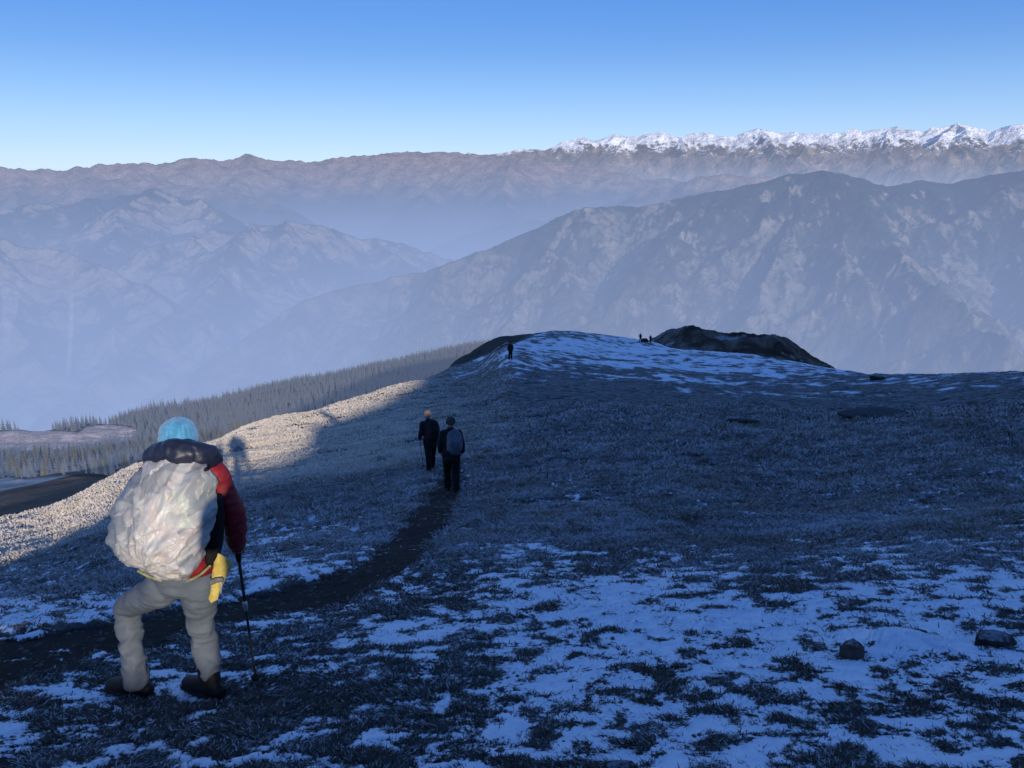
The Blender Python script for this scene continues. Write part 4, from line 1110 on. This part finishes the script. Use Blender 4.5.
def simple(name, vf, mat, root, c0):
    v, f = vf; m_ = bpy.data.meshes.new(name); m_.from_pydata((np.asarray(v) - c0).tolist(), [], f)
    m_.polygons.foreach_set('use_smooth', np.ones(len(m_.polygons), bool)); return link(name, m_, mat, root)
POLE_M = cloth('black pole enamel', (.010, .010, .012), (.016, .016, .018), 40, .35, .05, 300, .5)
CORK = cloth('black grip foam', (.012, .012, .012), (.02, .02, .02), 60, .9, .4, 300)
METAL_T = NT('bare metal'); METAL = METAL_T.done(METAL_T.bsdf((.55, .55, .56), .3, .5, Metallic=1.0))
def trekking_pole(top, tip, label, detail=True):
    top, tip = np.asarray(top), np.asarray(tip); d = unit(tip - top); L = np.linalg.norm(tip - top)
    root = bpy.data.objects.new('trekking_pole', None); COL.objects.link(root); root.location = tuple(tip); tag(root, label, 'trekking pole')
    simple('grip', loft([top - d * .03, top + d * .0, top + d * .05, top + d * .10, top + d * .13], [.013, .019, .015, .018, .014], None, 14), CORK, root, tip)
    a, b = .42 * L, .46 * L
    simple('upper_shaft', loft([top + d * .12, top + d * a], [.0095, .0095], None, 12), POLE_M, root, tip)
    simple('lock_collar', loft([top + d * a, top + d * (a + .015), top + d * (a + .05)], [.013, .0155, .011], None, 14), METAL, root, tip)
    simple('lower_shaft', loft([top + d * (a + .04), tip - d * .06], [.0078, .0065], None, 12), POLE_M, root, tip)
    simple('basket', loft([tip - d * .075, tip - d * .065, tip - d * .058], [.012, .030, .026], None, 16), CORK, root, tip)
    simple('tip', loft([tip - d * .062, tip - d * .02, tip + d * .012], [.007, .006, .003], None, 10), METAL, root, tip)
    return root
trekking_pole(gripT, tipP, 'black trekking pole planted by the nearest hiker')

# --- the other walkers
DARK = {'jacket': cloth('black jacket', (.016, .018, .024), (.010, .012, .016), 8, .7), 'trousers': cloth('black trousers', (.012, .012, .015), None, 8, .8), 'boot': cloth('dark boots', (.02, .017, .015), None, 20, .7), 'hood': MATS['hood']}
BROWN = {**DARK, 'trousers': cloth('dark brown trousers', (.020, .015, .013), None, 8, .8)}
def pose(base, rot, s, stride=.22, lean=.10, armf=.12, spread=.0, armup=False, feet=None):
    """joints of a person walking or standing; forward is +Y before turning by rot"""
    c, n = math.cos(rot), math.sin(rot)
    def P(x, y, z): return np.array(base) + s * V3(x * c - y * n, x * n + y * c, z)
    h = .90
    J = dict(fwd=V3(-n, c, 0), pelvis=P(0, 0, h), chest=P(0, lean * .55, h + .33), neck=P(0, lean, h + .58), head=P(0, lean + .05, h + .72), headup=V3(0, 0, 1),
             shL=P(-.175, lean * .9, h + .50), shR=P(.175, lean * .9, h + .50), elL=P(-.25, lean * .8 - .04, h + .23), elR=P(.25, lean * .8 - .04, h + .23),
             haL=P(-.25, lean + armf, h + .02), haR=P(.25, lean + armf, h + .02), hipL=P(-.09, 0, h), hipR=P(.09, 0, h),
             knL=P(-.10 - spread * .5, stride * .62 + .03, .49), knR=P(.10 + spread * .5, -stride * .3 + .04, .48), anL=P(-.10 - spread, stride * .8, .105), anR=P(.10 + spread, -stride * .8, .105 + abs(stride) * .1))
    J['toeL'] = J['anL'] + s * V3(-n * .2 - .04, c * .2, -.04); J['toeR'] = J['anR'] + s * V3(-n * .2 + .04, c * .2, -.04)
    if armup:
        J.update(elL=P(-.24, .16, h + .26), elR=P(.24, .16, h + .26), haL=P(-.07, .36, h + .54), haR=P(.07, .36, h + .54))
    return J
def settle(J):
    for c in 'LR':
        a = J['an' + c]; gz = float(surf(np.array([a[0]]), np.array([a[1]]))[0]); d = gz + .105 - a[2]
        a[2] += d; J['toe' + c][2] += d; J['kn' + c][2] += d * .5
    return J
def pack(center, rot, size, mat, label, cover=None, lean=.25):
    w, d, h = size; c, n = math.cos(rot), math.sin(rot); root = bpy.data.objects.new('backpack', None); COL.objects.link(root)
    root.location = tuple(center); root.rotation_euler = (-lean, 0, rot); tag(root, label, 'backpack')
    pt, r = smooth_path([(0, .01, -h * .5), (0, -.02, -h * .3), (0, -.03, .05), (0, -.02, h * .38), (0, .02, h * .5)], [(w * .36, d * .32), (w * .5, d * .5), (w * .5, d * .5), (w * .42, d * .42), (w * .22, d * .2)], 5)
    bm_ = union([loft(pt, r, V3(1, 0, 0), 20), loft([(0, -d * .45, -h * .25), (0, -d * .55, 0.0), (0, -d * .4, h * .2)], [(w * .3, .05), (w * .34, .07), (w * .28, .05)], V3(1, 0, 0), 14)], .018, 3)
    p = co(bm_); push(bm_, .012 * perlin3(p * 9, 61) + .006 * perlin3(p * 22, 62))
    link('pack_body' if not cover else 'rain_cover', bm_, cover or mat, root)
    for s in (-1, 1):
        pp, rr_ = smooth_path([(s * w * .3, d * .2, h * .35), (s * w * .32, d * .75, h * .42), (s * w * .34, d * 1.25, h * .2), (s * w * .36, d * .9, -h * .2), (s * w * .36, d * .3, -h * .35)], [(.025, .012)] * 5, 4)
        simple('shoulder_strap', loft(pp, rr_, V3(1, 0, 0), 8), mat, root, np.zeros(3))
    return root
BLACKP = cloth('dark pack fabric', (.014, .015, .018), None, 12, .7)
# the pair on the path
b3 = raycast(452, 491); s3 = 0.97
J3 = settle(pose(b3, 0.05, s3, .27, .05, .06)); 
OLIVE = cloth('dark grey wool', (.075, .07, .065), (.05, .048, .045), 25, .95)
p3 = build_person(J3, DARK, .016, b3, 'dark clothed hiker with grey beanie, right of the pair on the path', OLIVE)
GREYC = cloth('pale grey rain cover', (.13, .145, .18), (.09, .10, .13), 6, .6)
pack(J3['chest'] + V3(.10, -.26, .06), .05, (.34, .22, .46), BLACKP, 'rounded pale grey backpack on the right one of the pair on the path', GREYC)
b2 = raycast(431, 470); s2 = 0.98
J2 = settle(pose(b2, 0.35, s2, -.30, .16, .10))
ORANGE = cloth('orange and cream knit', (.75, .23, .06), (.70, .50, .30), 18, .95)
p2 = build_person(J2, DARK, .016, b2, 'dark clothed hiker with orange hat, left of the pair on the path', ORANGE)
pack(J2['chest'] + V3(.14, -.22, .04), .35, (.36, .28, .52), BLACKP, 'black backpack on the hiker with the orange hat')
h2 = J2['haL']; ptip = np.array([h2[0] + .06, h2[1] + .18, 0]); ptip[2] = surf(ptip[:1], ptip[1:2])[0]
trekking_pole(h2 + V3(0, 0, .04), ptip, 'thin trekking pole in the left hand of the hiker with the orange hat')
# lone walker and the far pair
b4 = raycast(510.5, 359.5); J4 = settle(pose(b4, .1, 1.0, .12, .05, .04))
build_person(J4, BROWN, .03, b4, 'lone dark hiker standing on the snowy rise ahead of the pair', DARK['jacket'])
pack(J4['chest'] + V3(0, -.24, .05), .1, (.38, .28, .55), BLACKP, 'dark backpack on the lone hiker far up the rise')
b5 = raycast(640.5, 342); J5 = settle(pose(b5, .5, 1.0, .22, .06, .1))
build_person(J5, DARK, .035, b5, 'tiny far hiker with pack, left of the two beside the dark knoll', DARK['jacket'])
pack(J5['chest'] + V3(-.16, -.24, .06), .5, (.40, .30, .62), BLACKP, 'dark backpack on the left one of the two far hikers')
b6 = raycast(650.3, 343); J6 = settle(pose(b6, -.3, .93, .16, .12, .16))
build_person(J6, DARK, .035, b6, 'tiny far hiker on the skyline, right of two beside the dark knoll', DARK['jacket'])

# --- people behind the viewpoint: only their shadows are seen on the sunny slope
def back_point(u, s):
    x = u * EU[0] + s * SH[0]; y = u * EU[1] + s * SH[1]; return np.array([x, y, float(surf(np.array([x]), np.array([y]))[0])])
bp = back_point(.03, .42); Jp = settle(pose(bp, .30, 1.0, .0, .02, .1, .16, True))
build_person(Jp, DARK, .02, bp, 'photographer with raised arms, seen only as a shadow on the grass', DARK['jacket'])
bq = back_point(-1.10, 1.9); Jq = settle(pose(bq, .30, .95, .10, .05, .1))
build_person(Jq, DARK, .025, bq, 'hiker behind the viewpoint seen only as the slim shadow on the grass', DARK['jacket'])
# one stands further right, on the slope, with only head and shoulder in the sun
for s_ in np.linspace(1.5, 14, 60):
    b = back_point(5.9, s_); P_ = CAM[2] + vsil(np.array([5.9]))[0] / math.cos(SUN_EL) + s_ * TANE
    if P_ - b[2] < 0.75: break
Jr = settle(pose(b, .30, 1.0, .15, .05, .1)); build_person(Jr, DARK, .025, b, 'hiker behind the viewpoint casting the short slanted shadow on the grass', DARK['jacket'])
print('people', round(time.time() - T0, 1))

# ------------------------------------------------------------------ rocks
ROCKM = {}
def rock_mat(name, c1, c2, frost=.55):
    t = NT(name); n = t.noise(7, 6, .65); n2 = t.noise(30, 5, .6)
    nz = t.new('ShaderNodeSeparateXYZ'); t.link(t.new('ShaderNodeNewGeometry').outputs['Normal'], nz.inputs[0])
    fr = t.map(t.math('ADD', nz.outputs['Z'], t.math('MULTIPLY', n2, .5)), 1.05, 1.30, 0, frost)
    col = t.mix(t.map(n, .3, .7), c1, c2); col = t.mix(fr, col, (.42, .45, .50))
    return t.done(t.bsdf(col, .9, .2, t.bump(t.math('ADD', n, t.math('MULTIPLY', n2, .4)), .8, .03)))
def rock(px, py, size, label, seed, mat, sink=.35, rot=0.0, pos=None):
    v, f = ball((0, 0, 0), 1.0, 22); rg = np.random.default_rng(seed)
    for _ in range(11):
        nn = unit(rg.normal(size=3)); lim = rg.uniform(.62, .92); d = v @ nn; v = v - np.maximum(d - lim, 0)[:, None] * nn * .9
    v = v + unit_rows(v) * (.07 * perlin3(v * 2.2, seed) + .035 * perlin3(v * 6, seed + 1))[:, None]
    v = v * np.array(size) / 2
    c, s = math.cos(rot), math.sin(rot); v = np.stack([v[:, 0] * c - v[:, 1] * s, v[:, 0] * s + v[:, 1] * c, v[:, 2]], -1)
    g = raycast(px, py) if pos is None else pos
    m_ = bpy.data.meshes.new('rock'); m_.from_pydata(v.tolist(), [], f); m_.polygons.foreach_set('use_smooth', np.ones(len(m_.polygons), bool))
    o = link('rock', m_, mat, None, (g[0], g[1], g[2] + size[2] * (.5 - sink))); tag(o, label, 'rock', 'stones lying in the snowy grass'); return o
def unit_rows(v): return v / (np.linalg.norm(v, axis=1)[:, None] + 1e-9)
R_BR = rock_mat('brown stone', (.045, .036, .030), (.10, .085, .07)); R_DK = rock_mat('dark stone', (.018, .016, .015), (.05, .042, .036))
R_SL = rock_mat('dark turf slab', (.022, .019, .017), (.06, .05, .043), .12)
rock(852, 656, (.19, .15, .20), 'blocky brown boulder with a flat face standing in the snow', 3, R_BR, .42, .5)
rock(993, 642, (.30, .2, .14), 'long low dark stone lying at the right edge', 5, R_DK, .52, .1)
rock(620, 770, (.16, .12, .08), 'dark stone half under the snow at the bottom edge', 12, R_DK, .45)
rock(877, 417, (3.6, 2.0, .62), 'broad dark slab breaking through the grassy slope on the right', 14, R_SL, .38)
rock(745, 422, (1.7, 1.0, .30), 'low dark slab in the middle of the grassy slope', 15, R_SL, .45)
rock(877, 379, (1.7, 1.2, .7), 'small rock standing on the snowy crest at the right', 16, R_DK, .35)
rock(645, 342, (2.0, 1.3, 1.1), 'low dark heap between the two far hikers', 17, R_DK, .3)


# ------------------------------------------------------------------ sky, sun, camera
w = bpy.data.worlds.new('World'); SC.world = w; w.use_nodes = True
nt = w.node_tree; bg = nt.nodes['Background']
sky = nt.nodes.new('ShaderNodeTexSky'); sky.sky_type = 'NISHITA'; sky.sun_disc = False
sky.sun_elevation = SUN_EL; sky.sun_rotation = math.atan2(SUN[0], SUN[1]); sky.altitude = 2500; sky.air_density = 1.0; sky.dust_density = 0.2; sky.ozone_density = 2.0

tint = nt.nodes.new('ShaderNodeMix'); tint.data_type = 'RGBA'; tint.blend_type = 'MULTIPLY'; tint.inputs['Factor'].default_value = 1.0
nt.links.new(sky.outputs[0], tint.inputs['A']); tint.inputs['B'].default_value = (0.60, 0.87, 1.30, 1)
tcn = nt.nodes.new('ShaderNodeTexCoord'); sx = nt.nodes.new('ShaderNodeSeparateXYZ'); nt.links.new(tcn.outputs['Generated'], sx.inputs[0])
mr = nt.nodes.new('ShaderNodeMapRange'); mr.interpolation_type = 'SMOOTHSTEP'; nt.links.new(sx.outputs['Z'], mr.inputs['Value'])
mr.inputs['From Min'].default_value = 0.10; mr.inputs['From Max'].default_value = 0.50; mr.inputs['To Min'].default_value = 0.88; mr.inputs['To Max'].default_value = 0.0
ramp = nt.nodes.new('ShaderNodeValToRGB'); m1 = nt.nodes.new('ShaderNodeMath'); m1.operation = 'MULTIPLY'; m1.inputs[1].default_value = 2.0
nt.links.new(sx.outputs['Z'], m1.inputs[0]); nt.links.new(m1.outputs[0], ramp.inputs[0])
cr = ramp.color_ramp; cr.interpolation = 'B_SPLINE'
for pos, c in ((0.0, (206, 224, 241)), (0.05, (190, 217, 244)), (0.14, (158, 198, 243)), (0.26, (108, 160, 226)), (0.40, (72, 128, 202)), (0.8, (54, 106, 184))):
    e = cr.elements[0] if pos == 0.0 else cr.elements.new(pos)
    e.color = (*srgb(*c), 1)
cr.elements.remove(cr.elements[-1])
vs = nt.nodes.new('ShaderNodeVectorMath'); vs.operation = 'SCALE'; vs.inputs['Scale'].default_value = 5.4; nt.links.new(ramp.outputs[0], vs.inputs[0])
mixh = nt.nodes.new('ShaderNodeMix'); mixh.data_type = 'RGBA'; nt.links.new(mr.outputs[0], mixh.inputs['Factor']); nt.links.new(tint.outputs['Result'], mixh.inputs['A'])
nt.links.new(vs.outputs[0], mixh.inputs['B'])
nt.links.new(mixh.outputs['Result'], bg.inputs['Color']); bg.inputs['Strength'].default_value = 0.18

sun = bpy.data.lights.new('sun', 'SUN'); sun.energy = 4.2; sun.angle = math.radians(0.5); sun.color = (1.0, 0.89, 0.75)
so = bpy.data.objects.new('sun', sun); COL.objects.link(so); so.rotation_euler = Vector(SUN).to_track_quat('Z', 'Y').to_euler(); so.location = (0, -20, 40)

cam = bpy.data.cameras.new('camera'); cam.sensor_width = 36; cam.lens = F / W * 36; cam.clip_start = 0.05; cam.clip_end = 900000
cobj = bpy.data.objects.new('camera', cam); COL.objects.link(cobj); cobj.location = tuple(CAM); cobj.rotation_euler = (math.radians(90) - PITCH, 0, 0)
SC.camera = cobj
SC.view_settings.view_transform = 'Standard'; SC.view_settings.look = 'None'; SC.view_settings.exposure = 0
SC.cycles.max_bounces = 6; SC.cycles.diffuse_bounces = 3
print('done', round(time.time() - T0, 1))
